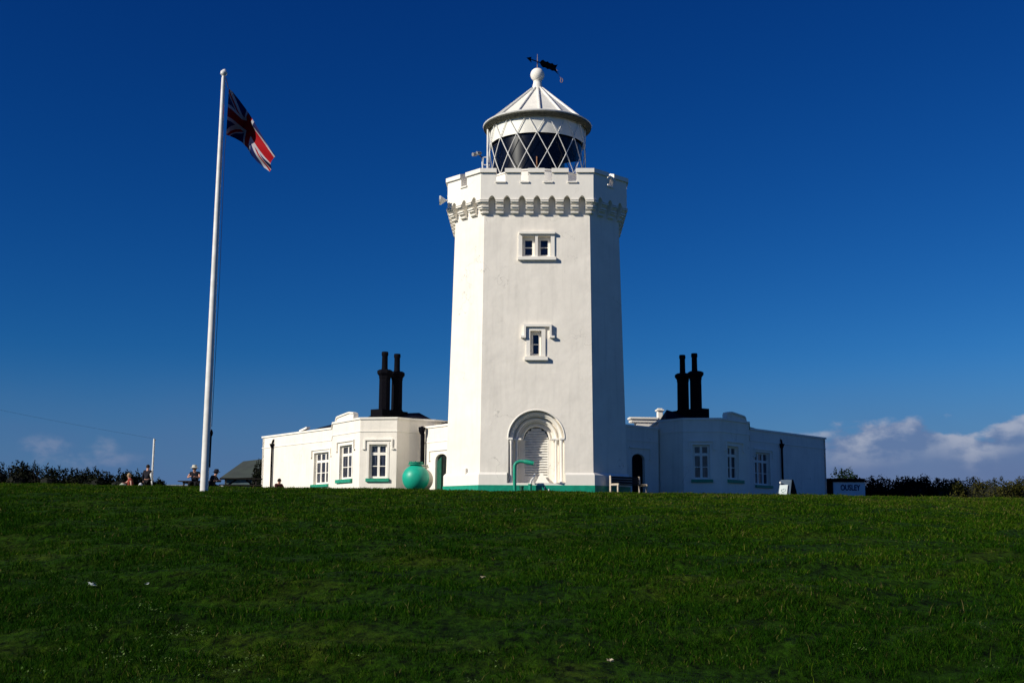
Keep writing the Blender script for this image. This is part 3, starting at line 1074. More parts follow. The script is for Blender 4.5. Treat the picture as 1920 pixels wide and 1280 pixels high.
    for px_, top, lb, w in ((978, 912, 'short dark green bollard pipe beside the swan-neck pipe', .08), (994, 908, 'short green pipe carrying a white cable at the portal foot', .07)):
        b0 = at(px_, 921, 51.3); b0.z = gz(b0.x, b0.y) - .05; t0 = at(px_, top, 51.3)
        SP = thing('stub_pipe', lb, 'pipe', b0)
        m_ = MB(); m_.tube([b0, t0], w, 12); m_.tube([t0 - Vector((0, 0, .02)), t0 + Vector((0, 0, .03))], w * 1.25, 12)
        m_.build('pipe', GREEN if px_ > 990 else GREEND, SP, smooth=True)
        if px_ > 990:
            q = [t0, at(996, 901, 51.4), at(1000, 896, 51.6), at(1003, 889, 51.8)]
            m_ = MB(); m_.tube(q, .045, 8); m_.build('cable', WMETAL, SP, smooth=True)


# ------------------------------------------------------------------ cottages
HC = 5.34          # parapet top above eye
HL = 4.95          # porch top


def wing_window(parent, fr, u0_, u1_, z0, z1, hood, zh, zdrop, sill, zs, lights=2):
    """casement window set .16 deep; sill and label mould are its sub-parts"""
    w = MB(fr)
    e = .045
    n = lights
    tr = z0 + (z1 - z0) * .72
    lw = (u1_ - u0_ - 2 * e) / n
    holes = []
    for i in range(n):
        a, b = u0_ + e + i * lw, u0_ + e + (i + 1) * lw
        g = .055
        holes.append([(a + g, tr + .07), (b - g, tr + .07), (b - g, z1 - e - .04), (a + g, z1 - e - .04)])
        zm = z0 + (tr - z0) * .5
        holes.append([(a + g, z0 + e + .05), (b - g, z0 + e + .05), (b - g, zm - .018), (a + g, zm - .018)])
        holes.append([(a + g, zm + .018), (b - g, zm + .018), (b - g, tr - .06), (a + g, tr - .06)])
    w.plate([(u0_ + .004, z0 + .004), (u1_ - .004, z0 + .004), (u1_ - .004, z1 - .004), (u0_ + .004, z1 - .004)], .13, .20, holes, back=False)
    win = w.build('window', WHITE2, parent)
    m = MB(fr); m.box(u0_ + .02, u1_ - .02, .185, .19, z0 + .02, z1 - .02); m.build('pane', PANEM, win)
    m = MB(fr); m.box(sill[0], sill[1], -.10, .06, zs[0], zs[1]); m.build('sill', GREENS, win, bevel=.01)
    m = MB(fr)
    pr = .07
    m.box(hood[0], hood[1], -pr, .01, zh - .065, zh)
    for sg, u in ((1, hood[0]), (-1, hood[1])):
        a, b = sorted((u, u + sg * .06)); m.box(a, b, -pr + .001, .01, zdrop, zh - .065)
        a, b = sorted((u - sg * .09, u + sg * .06)); m.box(a, b, -pr - .01, .01, zdrop - .055, zdrop)
    m.build('hood_mould', WHITE2, win)
    # shallow raised surround
    m = MB(fr); m.plate([(u0_ - .1, z0), (u1_ + .1, z0), (u1_ + .1, z1 + .1), (u0_ - .1, z1 + .1)], -.02, .005, [[(u0_, z0 - .001 + .002), (u1_, z0 + .001), (u1_, z1), (u0_, z1)]], back=False)
    m.build('surround', WHITE2, win)
    return win


def panes_mat():
    m, nt, b = nodes_of('curtained_glass')
    L, N = nt.links.new, nt.nodes.new
    g = N('ShaderNodeNewGeometry')
    mp = N('ShaderNodeMapping'); mp.inputs['Scale'].default_value = (14, 14, 1.2)
    L(g.outputs['Position'], mp.inputs['Vector'])
    n = N('ShaderNodeTexNoise'); n.inputs['Scale'].default_value = 1; n.inputs['Detail'].default_value = 3
    L(mp.outputs['Vector'], n.inputs['Vector'])
    cr = N('ShaderNodeValToRGB'); e = cr.color_ramp.elements
    e[0].position, e[0].color = .40, (.006, .008, .02, 1)
    e[1].position, e[1].color = .72, (.09, .10, .13, 1)
    L(n.outputs['Fac'], cr.inputs['Fac']); L(cr.outputs['Color'], b.inputs['Base Color'])
    b.inputs['Roughness'].default_value = .07; b.inputs['Specular IOR Level'].default_value = .6
    return m


PANEM = panes_mat()
GREENS = pmat('sill_green', (.025, .33, .20), (.02, .24, .15), 6, .5)


def arch_door_outline(u0_, u1_, z0, z1):
    w = (u1_ - u0_) / 2; c = (u0_ + u1_) / 2
    pts = [(u0_, z0), (u1_, z0)]
    for i in range(0, 13):
        t = math.pi * i / 12
        pts.append((c + w * math.cos(t), z1 - w * .62 + w * .62 * math.sin(t) ** .8))
    return pts


def hump(side):
    # parapet upstand: (fraction along the wall from its outer end, height above base parapet)
    prof = [(.13, 0), (.135, .13), (.145, .19), (.18, .23), (.55, .33), (.62, .34), (.73, .285), (.77, .27), (.77, 0)]
    if side == 'right':
        prof = [(1 - f, h) for f, h in reversed(prof)]
    return prof


def build_cottage(side):
    Lf = side == 'left'
    if Lf:
        plan = [at(493, 818, 69.1), at(623, 801.3, 62.8), at(624.5, 791, 59.9), at(676, 782, 57.25), at(745, 781, 57.0), at(768, 783, 57.55), at(792, 785, 57.95), at(815, 787, 58.2)]
        lab = 'white single-storey cottage in sunshine left of the lighthouse, black twin chimneys on its roof'
        seg = {'B': 0, 'C': 2, 'D': 3}
    else:
        plan = [at(1236, 786, 57.9), at(1258, 785, 57.4), at(1280, 783.5, 56.75), at(1350, 782.5, 56.6), at(1403.7, 790, 58.5), at(1404.2, 802, 61.9), at(1547, 820.5, 67.9)]
        lab = 'white single-storey cottage in deep shade right of the lighthouse, black twin chimneys on its roof'
        seg = {'B': 5, 'C': 3, 'D': 2}
    plan = [Vector((p.x, p.y)) for p in plan]
    cen = sum(plan, Vector((0, 0))) / len(plan)
    CT = thing('cottage', lab, 'cottage', (cen.x, cen.y + 1, G0 - .05))
    # footprint closing at the back
    pB0, pB1 = (plan[0], plan[1]) if Lf else (plan[-1], plan[-2])
    bd = (pB1 - pB0).normalized()
    bk = Vector((-bd.y, bd.x)) if Lf else Vector((bd.y, -bd.x))
    if bk.y < 0:
        bk = -bk
    far = pB0 + bk * 7.5
    if Lf:
        foot = plan + [Vector((plan[-1].x + 1.3, plan[-1].y + 1.6)), Vector((plan[-1].x + 1.6, plan[-1].y + 7.0)), Vector((far.x + 5.0, far.y + 3.0)), far]
    else:
        foot = plan + [far, Vector((far.x - 5.0, far.y + 3.0)), Vector((plan[0].x - .1, plan[0].y + 6.0))]
    Zg = G0 - 1.2
    frs = {k: Frame(plan[i], plan[i + 1]) for k, i in seg.items()}
    # window survey
    if Lf:
        W = {'D': dict(o=(691.5, 725.5, 832.5, 896), h=(683.5, 736.5, 822.5), dr=840, s=(686, 730, 896.5, 902.8), n=2),
             'C': dict(o=(637, 659.8, 834.5, 898), h=(633, 665, 825.5), dr=843, s=(631.4, 661, 898, 904.5), n=2),
             'B': dict(o=(588.7, 616, 848, 908), h=(585, 621, 841), dr=855, s=(584.3, 616, 907.5, 912.6), n=3)}
    else:
        W = {'D': dict(o=(1299, 1331, 833.5, 896), h=(1291, 1339, 825), dr=841, s=(1296, 1337, 898.5, 904), n=2),
             'C': dict(o=(1364, 1385, 836.5, 898), h=(1360, 1393, 827), dr=844, s=(1364, 1393, 899, 905), n=2),
             'B': dict(o=(1415, 1444, 848, 910), h=(1413, 1448, 841.5), dr=856, s=(1416, 1447, 909.5, 914), n=3)}
    z_sill = frs['D'].px(*( (708, 897) if Lf else (1315, 897)))[1]
    holes = {}
    info = {}
    for k, w in W.items():
        fr = frs[k]
        ym = (w['o'][2] + w['o'][3]) / 2; xm = (w['o'][0] + w['o'][1]) / 2
        ua, ub = fr.px(w['o'][0], ym)[0], fr.px(w['o'][1], ym)[0]
        z1 = fr.px(xm, w['o'][2])[1]; z0 = fr.px(xm, w['o'][3])[1]
        hu = (fr.px(w['h'][0], w['h'][2])[0], fr.px(w['h'][1], w['h'][2])[0]); zh = fr.px(xm, w['h'][2])[1]
        zd = fr.px(xm, w['dr'])[1]
        su = (fr.px(w['s'][0], w['s'][2])[0], fr.px(w['s'][1], w['s'][2])[0]); zs = (fr.px(xm, w['s'][3])[1], fr.px(xm, w['s'][2])[1])
        z0 = zs[1] + .01
        holes[seg[k]] = [(ua, z0), (ub, z0), (ub, z1), (ua, z1)]
        info[k] = (ua, ub, z0, z1, hu, zh, zd, su, zs, w['n'])
    mb = MB()
    N_ = len(foot)
    for i in range(N_):
        a, b = foot[i], foot[(i + 1) % N_]
        fr = Frame(a, b)
        front = i < len(plan) - 1
        top = HC - .02
        m_ = MB(fr)
        if i in holes:
            h = holes[i]
            m_.plate([(0, Zg), (fr.L, Zg), (fr.L, top), (0, top)], 0, .22, [h], back=False)
        else:
            m_.plate([(0, Zg), (fr.L, Zg), (fr.L, top), (0, top)], 0, .22, back=False)
        n = len(mb.v); mb.v += m_.v; mb.f += [tuple(q + n for q in f) for f in m_.f]; mb.mi += m_.mi
        if i in seg.values() and i == seg['C']:
            pr = hump(side)
            q = [(f * fr.L, HC - .05 + h) for f, h in pr]
            hm = MB(fr); hm.plate(q, 0.0, .18); n = len(mb.v)
            mb.v += hm.v; mb.f += [tuple(q_ + n for q_ in f) for f in hm.f]; mb.mi += hm.mi
            HF, HP = fr, pr
    mb.build('wall', WHITE, CT, recalc=False)
    # window reveal back so the openings never look hollow is the pane itself
    for k, (ua, ub, z0, z1, hu, zh, zd, su, zs, n) in info.items():
        wing_window(CT, frs[k], ua, ub, z0, z1, hu, zh, zd, su, zs, n)
    # coping, string course
    def strip(z0, z1, oi, oo, name, mt):
        m_ = MB(); band([tuple(p) for p in foot], z0, z1, oi, oo, True, m_)
        return m_.build(name, mt, CT)
    strip(HC - .09, HC, -.30, .055, 'coping', WHITE2)
    zst = frs['D'].px(*((710, 808.2) if Lf else (1315, 808.5)))[1]
    strip(zst - .02, zst + .025, -.01, .028, 'string_course', WHITE2)
    # coping over the upstand
    m_ = MB(HF)
    q = [(f * HF.L, HC - .05 + h) for f, h in HP]
    for a, b in zip(q, q[1:]):
        d = Vector((b[0] - a[0], b[1] - a[1])).normalized(); nrm = Vector((-d.y, d.x)) * (.07)
        if nrm.y < -1e-6:
            nrm = -nrm
        if abs(d.x) < .05:
            nrm = Vector((.05 * (1 if (b[1] < a[1]) else -1), 0))
        ol = [a, b, (b[0] + nrm.x, b[1] + nrm.y), (a[0] + nrm.x, a[1] + nrm.y)]
        m_.plate(ol, -.055, .20)
    m_.build('upstand_coping', WHITE2, CT)
    # roof: low slate roof inside the parapet
    if Lf:
        ridge = [at(786, 773.5, 61.3), at(700, 776, 62.0), at(660, 786, 65.0), at(600, 801, 69.5)]
    else:
        ridge = [at(1250, 768, 61.0), at(1275, 776, 61.5), at(1345, 783, 63.0), at(1400, 800, 67)]
    jog, cap_, end = (foot[1], foot[2], foot[0]) if Lf else (foot[5], foot[4], foot[6])
    back = [p for p in foot[len(plan):]]
    mid = (jog + (back[1] if len(back) > 1 else back[0])) / 2
    wing = [end, jog, jog + bk * 3.6, end + bk * 6.8]
    body = (foot[2:len(plan)] if Lf else foot[0:5]) + [jog + bk * 5.2, (foot[len(plan)] if Lf else foot[-1])]
    rf = MB()
    for ring, rd, zz, ins_ in ((wing, ridge[2:], HC - .45, .5), (body, ridge[:2], HC - .4, .5)):
        bm = bmesh.new()
        cc = sum(ring, Vector((0, 0))) / len(ring)
        for p in ring:
            d = (cc - p).normalized(); q = p + d * ins_
            bm.verts.new((q.x, q.y, zz))
        for r_ in rd:
            bm.verts.new(tuple(r_))
        bmesh.ops.convex_hull(bm, input=bm.verts)
        bm.verts.index_update()
        rf.add([tuple(v.co) for v in bm.verts], [tuple(v.index for v in f.verts) for f in bm.faces])
        bm.free()
    RO = rf.build('roof', SLATE, CT)
    # chimneys
    if Lf:
        ch = [(711, 731, 695.5, 705, 59.9, 715.7, 727.4, 659.5), (734.2, 753.8, 699, 708, 60.7, 738.9, 750.4, 663.5)]
        capx = [(705.5, 736), (728, 759)]
    else:
        ch = [(1270.5, 1291, 702.5, 711, 60.3, 1274, 1285, 665.5), (1294.5, 1315, 698.5, 707.5, 59.5, 1296.5, 1307.5, 662.5)]
        capx = [(1265, 1294), (1289, 1319)]
    for (xa, xb, yt, yc, Y, pa, pb, pt), cx_ in zip(ch, capx):
        xm = (xa + xb) / 2
        c = at(xm, 740, Y); r_ = (at(xb, 740, Y).x - at(xa, 740, Y).x) / 2 * 1.10
        zt = at(xm, yt, Y).z; zc_ = at(xm, yc, Y).z
        zb_ = at(xm, 768, Y).z
        m_ = MB(); m_.lathe((c.x, c.y, 0), [(r_ * 1.25, HC - .5), (r_ * 1.25, zb_ - .1), (r_, zb_ + .02), (r_ * .98, zc_ - .14), (r_ * 1.04, zc_ - .12), (r_ * 1.04, zc_ - .02), (r_ * 1.22, zc_ + .06), (r_ * 1.38, zc_ + .12), (r_ * 1.38, zt), (r_ * 1.0, zt + .06), (0, zt + .06)], 8, a0=R(22.5))
        CH = m_.build('chimney', BLACK, CT)
        rp = (at(pb, 680, Y).x - at(pa, 680, Y).x) / 2 * 1.08
        zp = at(xm, pt, Y).z; q = at((pa + pb) / 2, 680, Y)
        m_ = MB(); m_.lathe((q.x, q.y, 0), [(rp * 1.05, zt), (rp * .98, zt + .08), (rp * .9, zt + .15), (rp * .86, zp - .22), (rp * 1.0, zp - .17), (rp * 1.02, zp - .06), (rp * .92, zp), (rp * .7, zp), (rp * .7, zp - .3)], 12)
        m_.build('chimney_pot', BLACK, CH, smooth=True)
    # stack base and joining cap
    (a0_, a1_) = (702.5, 757.5) if Lf else (1268, 1322)
    Ya, Yb = (59.8, 60.8) if Lf else (60.4, 59.4)
    pA, pB = at(a0_ + 13, 772, Ya), at(a1_ - 13, 772, Yb)
    m_ = MB(); m_.bar((pA.x, pA.y, HC - .1), (pB.x, pB.y, HC - .1), .01, .01)
    m_ = MB()
    zb_ = at((a0_ + a1_) / 2, 769.5, 60.2).z
    dd = (Vector((pB.x, pB.y, 0)) - Vector((pA.x, pA.y, 0))).normalized()
    A_ = Vector((pA.x, pA.y, 0)) - dd * .40; B_ = Vector((pB.x, pB.y, 0)) + dd * .40
    zm = (HC - .6 + zb_) / 2
    m_.bar((A_.x, A_.y, zm), (B_.x, B_.y, zm), .72, zb_ - (HC - .6))
    zcap = at(732 if Lf else 1292, 703 if Lf else 706, 60.2).z
    m_.build('chimney_base', BLACK, CT)
    m_ = MB(); m_.bar((pA.x, pA.y, zcap), (pB.x, pB.y, zcap), .30, .2); m_.build('chimney_tie', BLACK, CT)
    # downpipe on the long wall
    fr = frs['B']
    x_ = 513 if Lf else 1463
    uu, zz = fr.px(x_, 836)
    zt = fr.px(x_, 826)[1]
    m_ = MB(); m_.tube([fr(uu, -.09, Zg), fr(uu, -.09, zz)], .055, 8)
    m_.add([fr(uu - .12, -.02, zz + .12), fr(uu + .12, -.02, zz + .12), fr(uu + .12, -.2, zz + .12), fr(uu - .12, -.2, zz + .12), fr(uu - .05, -.03, zz - .1), fr(uu + .05, -.03, zz - .1), fr(uu + .05, -.14, zz - .1), fr(uu - .05, -.14, zz - .1)],
           [(0, 1, 2, 3), (4, 7, 6, 5), (0, 4, 5, 1), (1, 5, 6, 2), (2, 6, 7, 3), (3, 7, 4, 0)])
    m_.tube([fr(uu, -.1, zz + .1), fr(uu + .03, -.05, zt + .02), fr(uu + .04, .02, zt + .06)], .05, 8)
    m_.build('downpipe', BLACK, CT)
    # porch linking cottage and tower
    if Lf:
        q0, q1 = at(798, 801, 57.5), at(842, 797, 55.85)
    else:
        q0, q1 = at(1172, 795, 55.75), at(1233, 797, 57.4)
    fr = Frame(q0, q1)
    if Lf:
        du = (fr.px(816, 880)[0], min(fr.L - .06, fr.px(838, 880)[0])); zd = fr.px(827, 850.5)[1]
    else:
        du = (fr.px(1185, 880)[0], fr.px(1209, 880)[0]); zd = fr.px(1197, 850.5)[1]
    out = arch_door_outline(du[0], du[1], Zg + .6, zd)
    m_ = MB(fr)
    m_.plate([(0, Zg), (fr.L, Zg), (fr.L, HL - .05), (0, HL - .05)], 0, .13, [out])
    PO = m_.build('porch', WHITE, CT, recalc=False)
    ends = [(fr.p, fr.n)]
    m_ = MB()
    if Lf:
        poly = [(plan[6].x, plan[6].y + .3), (q0.x, q0.y), (q1.x, q1.y), (q1.x + .3, q1.y + 2.5)]
    else:
        poly = [(q0.x - .3, q0.y + 2.5), (q0.x, q0.y), (q1.x, q1.y), (plan[0].x + .05, plan[0].y + .35)]
    band(poly, HL - .10, HL, -.25, .05, False, m_)
    zp = fr.px(*((820, 827.3) if Lf else (1200, 826)))[1]
    band(poly, zp - .02, zp + .02, -.01, .025, False, m_)
    zl = fr.px(*((820, 843.5) if Lf else (1200, 839.5)))[1]
    ua, ub = (fr.px(805.5, 845)[0], fr.L) if Lf else (fr.px(1180, 839)[0], fr.px(1219, 841)[0])
    mh = MB(fr); mh.box(ua, ub, -.06, .01, zl - .03, zl + .03)
    zd2 = fr.px(*((807, 862) if Lf else (1219, 860)))[1]
    uu = ua if Lf else ub - .05
    mh.box(uu, uu + .05, -.059, .01, zd2, zl - .03); mh.box(uu - .06, uu + .09, -.07, .01, zd2 - .05, zd2)
    n = len(m_.v); m_.v += mh.v; m_.f += [tuple(q + n for q in f) for f in mh.f]; m_.mi += mh.mi
    m_.build('porch_moulding', WHITE2, PO)
    # porch flat roof and return
    m_ = MB()
    pts = [(p[0], p[1]) for p in poly] + ([(plan[-1].x, plan[-1].y)] if Lf else [(plan[0].x, plan[0].y)])
    np_ = len(pts)
    inn = [(x, y, HL - .14) for x, y in pts]
    cxp, cyp = (pts[2][0] + .2, pts[2][1] + 2.2) if Lf else (pts[1][0] - .2, pts[1][1] + 2.2)
    if Lf:
        hp = at(838, 789.5, 58.9)
        m_.add(inn + [tuple(hp)], [(i, (i + 1) % np_, np_) for i in range(np_)])
    else:
        m_.add(inn, [tuple(range(np_))])
    m_.build('porch_roof', SLATE, PO)
    m_ = MB(); fr2 = Frame(Vector(poly[0]), Vector(poly[1])) if Lf else Frame(Vector(poly[2]), Vector(poly[3]))
    m_.fr = fr2; m_.plate([(0, Zg), (fr2.L, Zg), (fr2.L, HL - .05), (0, HL - .05)], .003, .2); m_.build('return_wall', WHITE, PO, recalc=False)
    # dark plate in the doorway, painting its shaded inside; open leaf on the left
    m_ = MB(fr)
    o2 = arch_door_outline(du[0] - .02, du[1] + .02, Zg + .6, zd + .02)
    if Lf:
        m_.plate(o2, .135, .17)
        m_.build('doorway_shade', pmat('doorway_shade_paint', (.006, .014, .010), (.003, .006, .005), 4, .4), CT)
        m_ = MB(fr); m_.plate([(du[0], Zg + .6), (du[0] + .36, Zg + .6), (du[0] + .36, zd - .12), (du[0], zd - .33)], .105, .13)
        m_.build('open_door', GREEND, CT)
    else:
        m_.plate(o2, .135, .17); m_.build('doorway_shade', BLACK, CT)
    # downpipe in the angle of the porch
    if Lf:
        a = at(796, 800, 57.45); b = at(792, 806, 57.3)
        m_ = MB(); c = Vector((a.x - .07, a.y - .06, 0))
        m_.tube([(c.x, c.y, Zg), (c.x, c.y, 4.6)], .10, 8)
        m_.tube([(c.x, c.y, 4.5), (b.x, b.y, 4.75), (b.x - .02, b.y + .1, 4.9)], .09, 8)
        m_.lathe((b.x - .02, b.y - .0, 0), [(0, 4.55), (.09, 4.57), (.15, 4.72), (.16, 4.9), (.1, 4.91)], 8)
        m_.build('downpipe', BLACK, CT)
    # sunlit cornice of the inner wall seen above the right porch
    if not Lf:
        pa, pb = at(1182.5, 781.5, 65.6), at(1234, 777.0, 65.8)
        fr3 = Frame(pa, pb)
        zt = pa.z; L_ = fr3.L
        m_ = MB(fr3)
        m_.box(.3, L_, .02, .5, HL, zt - .08)
        m_.box(-.07, L_ + .0, -.12, .5, zt - .125, zt)
        m_.box(-.0, L_ + .0, -.05, .5, zt - .29, zt - .15)
        m_.build('inner_cornice', WHITE2, CT, bevel=.03)
        m_ = MB(fr3)
        zq = at(1240, 766.5, 65.7).z
        m_.box(L_ - .02, L_ + .25, -.06, .25, HL, zq - .08); m_.box(L_ - .1, L_ + .32, -.13, .32, zq - .10, zq - .02); m_.box(L_ - .02, L_ + .24, -.05, .24, zq - .02, zq + .05)
        m_.build('pier', WHITE2, CT, bevel=.02)
    else:
        a, b = at(564, 808, 67), at(578, 801.5, 66)
        m_ = MB(); m_.bar(a, b, .2, .10); m_.build('roof_kerb', WHITE2, CT)


# ------------------------------------------------------------------ flagpole and flag
def build_flagpole():
    Y = 36.0
    b = at(382, 931, Y); b.z = gz(b.x, b.y)
    t = at(419, 146, Y)
    FP = thing('flagpole', 'tall white tapering flagpole on the grass left of the lighthouse', 'flagpole', b)
    bb = b - Vector((0, 0, .3))
    m = MB(); m.tube([bb, b, b.lerp(t, .3), b.lerp(t, .65), t], [.118, .118, .106, .085, .058], 20); m.build('pole', WMETAL, FP, smooth=True)
    m = MB(); m.tube([t - Vector((0, 0, .02)), t + Vector((0, 0, .05))], .05, 12)
    m.tube([t + Vector((0, 0, .04)), t + Vector((.0, 0, .10)), t + Vector((.01, 0, .17)), t + Vector((.03, 0, .25)), t + Vector((.04, 0, .28))], [.03, .10, .11, .05, .005], 12)
    m.build('finial', WMETAL, FP, smooth=True)
    m = MB(); h0 = t + Vector((.07, -.02, 0)); h1 = at(428, 165, Y)
    m.tube([h0, h1], .012, 5)
    h2 = at(423.5, 256, Y); h3 = at(421, 285, Y); lo = at(397, 800, Y)
    m.tube([h2, h3, h2.lerp(lo, .5) + Vector((.02, 0, 0)), lo], .008, 5)
    m.build('halyard', pmat('rope', (.03, .03, .05), None, 5, .8), FP)
    m = MB(); c = at(396.5, 811, Y)
    m.lathe((c.x, c.y, c.z), [(0, -.10), (.03, -.09), (.05, 0), (.03, .06), (.0, .12)], 8)
    m.tube([c, at(395, 840, Y), at(393.5, 876, Y)], .017, 6); m.tube([c + Vector((-.02, 0, 0)), at(393.5, 845, Y), at(393, 876, Y)], .012, 6)
    m.build('halyard_toggle', BLACK, FP)
    # flag
    nu, nv = 200, 100
    top = [(429, 166), (436, 172), (447, 186), (458, 201), (468, 216), (480, 235), (492, 253), (504, 272), (515, 289)]
    bot = [(424, 253), (432, 256), (441, 260), (453, 267), (463, 277), (471, 292), (480, 303), (492, 313), (505, 322)]

    def ip(arr, u):
        s = u * (len(arr) - 1); i = min(int(s), len(arr) - 2); f = s - i
        return arr[i][0] * (1 - f) + arr[i + 1][0] * f, arr[i][1] * (1 - f) + arr[i + 1][1] * f
    vs = []
    for i in range(nu + 1):
        u = i / nu
        tx, ty = ip(top, u); bx, by = ip(bot, u)
        dep = .95 * 1.0
        dep = .85 * math.sin(min(1, u / .37) * math.pi / 2) if u < .37 else .85 - 1.15 * ((u - .37) / .63)
        for j in range(nv + 1):
            v = j / nv
            w_ = min(1, max(0, (u - .34) / .18)); w_ = w_ * w_ * (3 - 2 * w_)
            vr = float(np.interp(v, [0, .33, .40, .60, .67, 1], [0, .15, .20, .53, .61, 1]))
            s = v * (1 - w_) + vr * w_ + .05 * u * (1 - w_) * math.sin(2 * math.pi * (v * 1.5 + .1)) * 1.0
            px_ = tx + (bx - tx) * s + 3.0 * math.sin(3.3 * math.pi * v + 5 * u) * u * (1 - .3 * v)
            py_ = ty + (by - ty) * s
            dd = dep + (.06 + .08 * u) * math.sin(2 * math.pi * (1.4 * v + .9 * u)) + .35 * (v - .5) * u + .03 * math.sin(9 * u + 14 * v)
            vs.append(tuple(at(px_, py_, Y + dd)))
    fs, cols = [], []
    BL, WH, RD = (.006, .010, .065), (.34, .33, .36), (.24, .003, .007)

    def uj(u, v):
        x, y = 60 * u, 30 * (1 - v)
        if abs(y - 15) < 3 or abs(x - 30) < 3:
            return RD
        if abs(y - 15) < 5 or abs(x - 30) < 5:
            return WH
        s5 = math.sqrt(5)
        for sl in (1, -1):
            d = ((y - 15) - sl * (x - 30) * .5) * 2 / s5
            if abs(d) < 3:
                left = x < 30
                lowside = -2 <= d < 0 if (left == (sl > 0)) == True else 0 <= d < 2
                lowside = (0 > d >= -2) if ((sl > 0) == left) else (0 < d <= 2)
                if sl > 0:
                    lowside = (-2 <= d < 0) if left else (0 < d <= 2)
                else:
                    lowside = (-2 <= d < 0) if left else (0 < d <= 2)
                return RD if lowside else WH
        return BL
    for i in range(nu):
        for j in range(nv):
            a = i * (nv + 1) + j
            fs.append((a, a + 1, a + nv + 2, a + nv + 1))
            cols.append(uj((i + .5) / nu, (j + .5) / nv))
    m, nt, b_ = nodes_of('flag_cloth')
    a = nt.nodes.new('ShaderNodeAttribute'); a.attribute_name = 'paint'
    nt.links.new(a.outputs['Color'], b_.inputs['Base Color']); b_.inputs['Roughness'].default_value = .8; b_.inputs['Specular IOR Level'].default_value = .1
    mb = MB(); mb.add(vs, fs)
    FL = bpy.data.meshes.new('union_flag')
    loc = Vector(vs[0])
    FL.from_pydata([tuple(Vector(v) - loc) for v in vs], [], fs)
    FL.materials.append(m)
    ca = FL.attributes.new('paint', 'FLOAT_COLOR', 'FACE')
    ca.data.foreach_set('color', [c for col in cols for c in (*col, 1)])
    FL.polygons.foreach_set('use_smooth', [True] * len(fs))
    o = bpy.data.objects.new('flag', FL); o.location = loc; COL.objects.link(o)
    tag(o, 'red, white and blue union flag drooping from the flagpole', 'flag')


# ------------------------------------------------------------------ foliage
def leaf_cloud(name, blobs, n, size, mat, parent, upright=.0, spikes=0):
    """blobs: (x,y,z,rx,ry,rz); leaves sit mostly near each blob's skin"""
    vol = np.array([b[3] * b[4] * b[5] for b in blobs]) ** .67
    idx = RNG.choice(len(blobs), n, p=vol / vol.sum())
    B = np.array(blobs)[idx]
    d = RNG.standard_normal((n, 3)); d /= np.linalg.norm(d, axis=1)[:, None]
    rad = RNG.uniform(.55, 1.08, n)[:, None]
    P = B[:, :3] + d * B[:, 3:6] * rad
    nrm = d + .8 * RNG.standard_normal((n, 3)); nrm /= np.linalg.norm(nrm, axis=1)[:, None]
    t = np.cross(nrm, RNG.standard_normal((n, 3))); t[:, 2] += upright; t /= np.linalg.norm(t, axis=1)[:, None]
    s = np.cross(nrm, t); s /= np.linalg.norm(s, axis=1)[:, None]
    L = (size * RNG.uniform(.6, 1.4, n))[:, None]; W = L * RNG.uniform(.3, .55, n)[:, None]
    V = np.stack([P - t * L * .5, P + s * W * .5, P + t * L * .5, P - s * W * .5], 1).reshape(-1, 3)
    Fc = (np.arange(n)[:, None] * 4 + np.arange(4)).tolist()
    tint = np.clip(.35 + .25 * RNG.standard_normal(n) + .25 * (rad[:, 0] - .8) + .18 * np.sin(B[:, 0] * 7 + B[:, 2] * 5), 0, 1)
    vs = V.tolist(); T = np.repeat(tint, 4).tolist()
    for _ in range(spikes):                                # leading shoots that break the outline
        b = blobs[RNG.integers(len(blobs))]
        x, y = b[0] + RNG.uniform(-.8, .8) * b[3], b[1] + RNG.uniform(-.5, .5) * b[4]
        h = RNG.uniform(.2, .6) * b[5] + .1
        z = b[2] + b[5] * .6
        for q in range(14):
            f = q / 14
            a = RNG.uniform(0, 6.28); l = size * (1.3 - .6 * f)
            c = Vector((x + RNG.normal() * .02, y, z + h * f))
            dd = Vector((math.cos(a), math.sin(a), .9)).normalized() * l; ss = Vector((-math.sin(a), math.cos(a), 0)) * l * .25
            k = len(vs)
            vs += [tuple(c), tuple(c + dd * .5 + ss), tuple(c + dd), tuple(c + dd * .5 - ss)]
            Fc.append([k, k + 1, k + 2, k + 3]); T += [float(RNG.uniform(.1, .7))] * 4
    mb = MB(); mb.add(vs, Fc)
    o = mb.build(name, mat, parent, recalc=False)
    a_ = o.data.attributes.new('tint', 'FLOAT', 'POINT'); a_.data.foreach_set('value', T)
    return o


DARKLEAF = leaf_mat('dark_leaf', (.003, .005, .003), (.013, .017, .007))
CONLEAF = leaf_mat('conifer_leaf', (.004, .012, .004), (.018, .04, .010))
OLIVE = leaf_mat('olive_leaf', (.010, .014, .003), (.075, .070, .014))


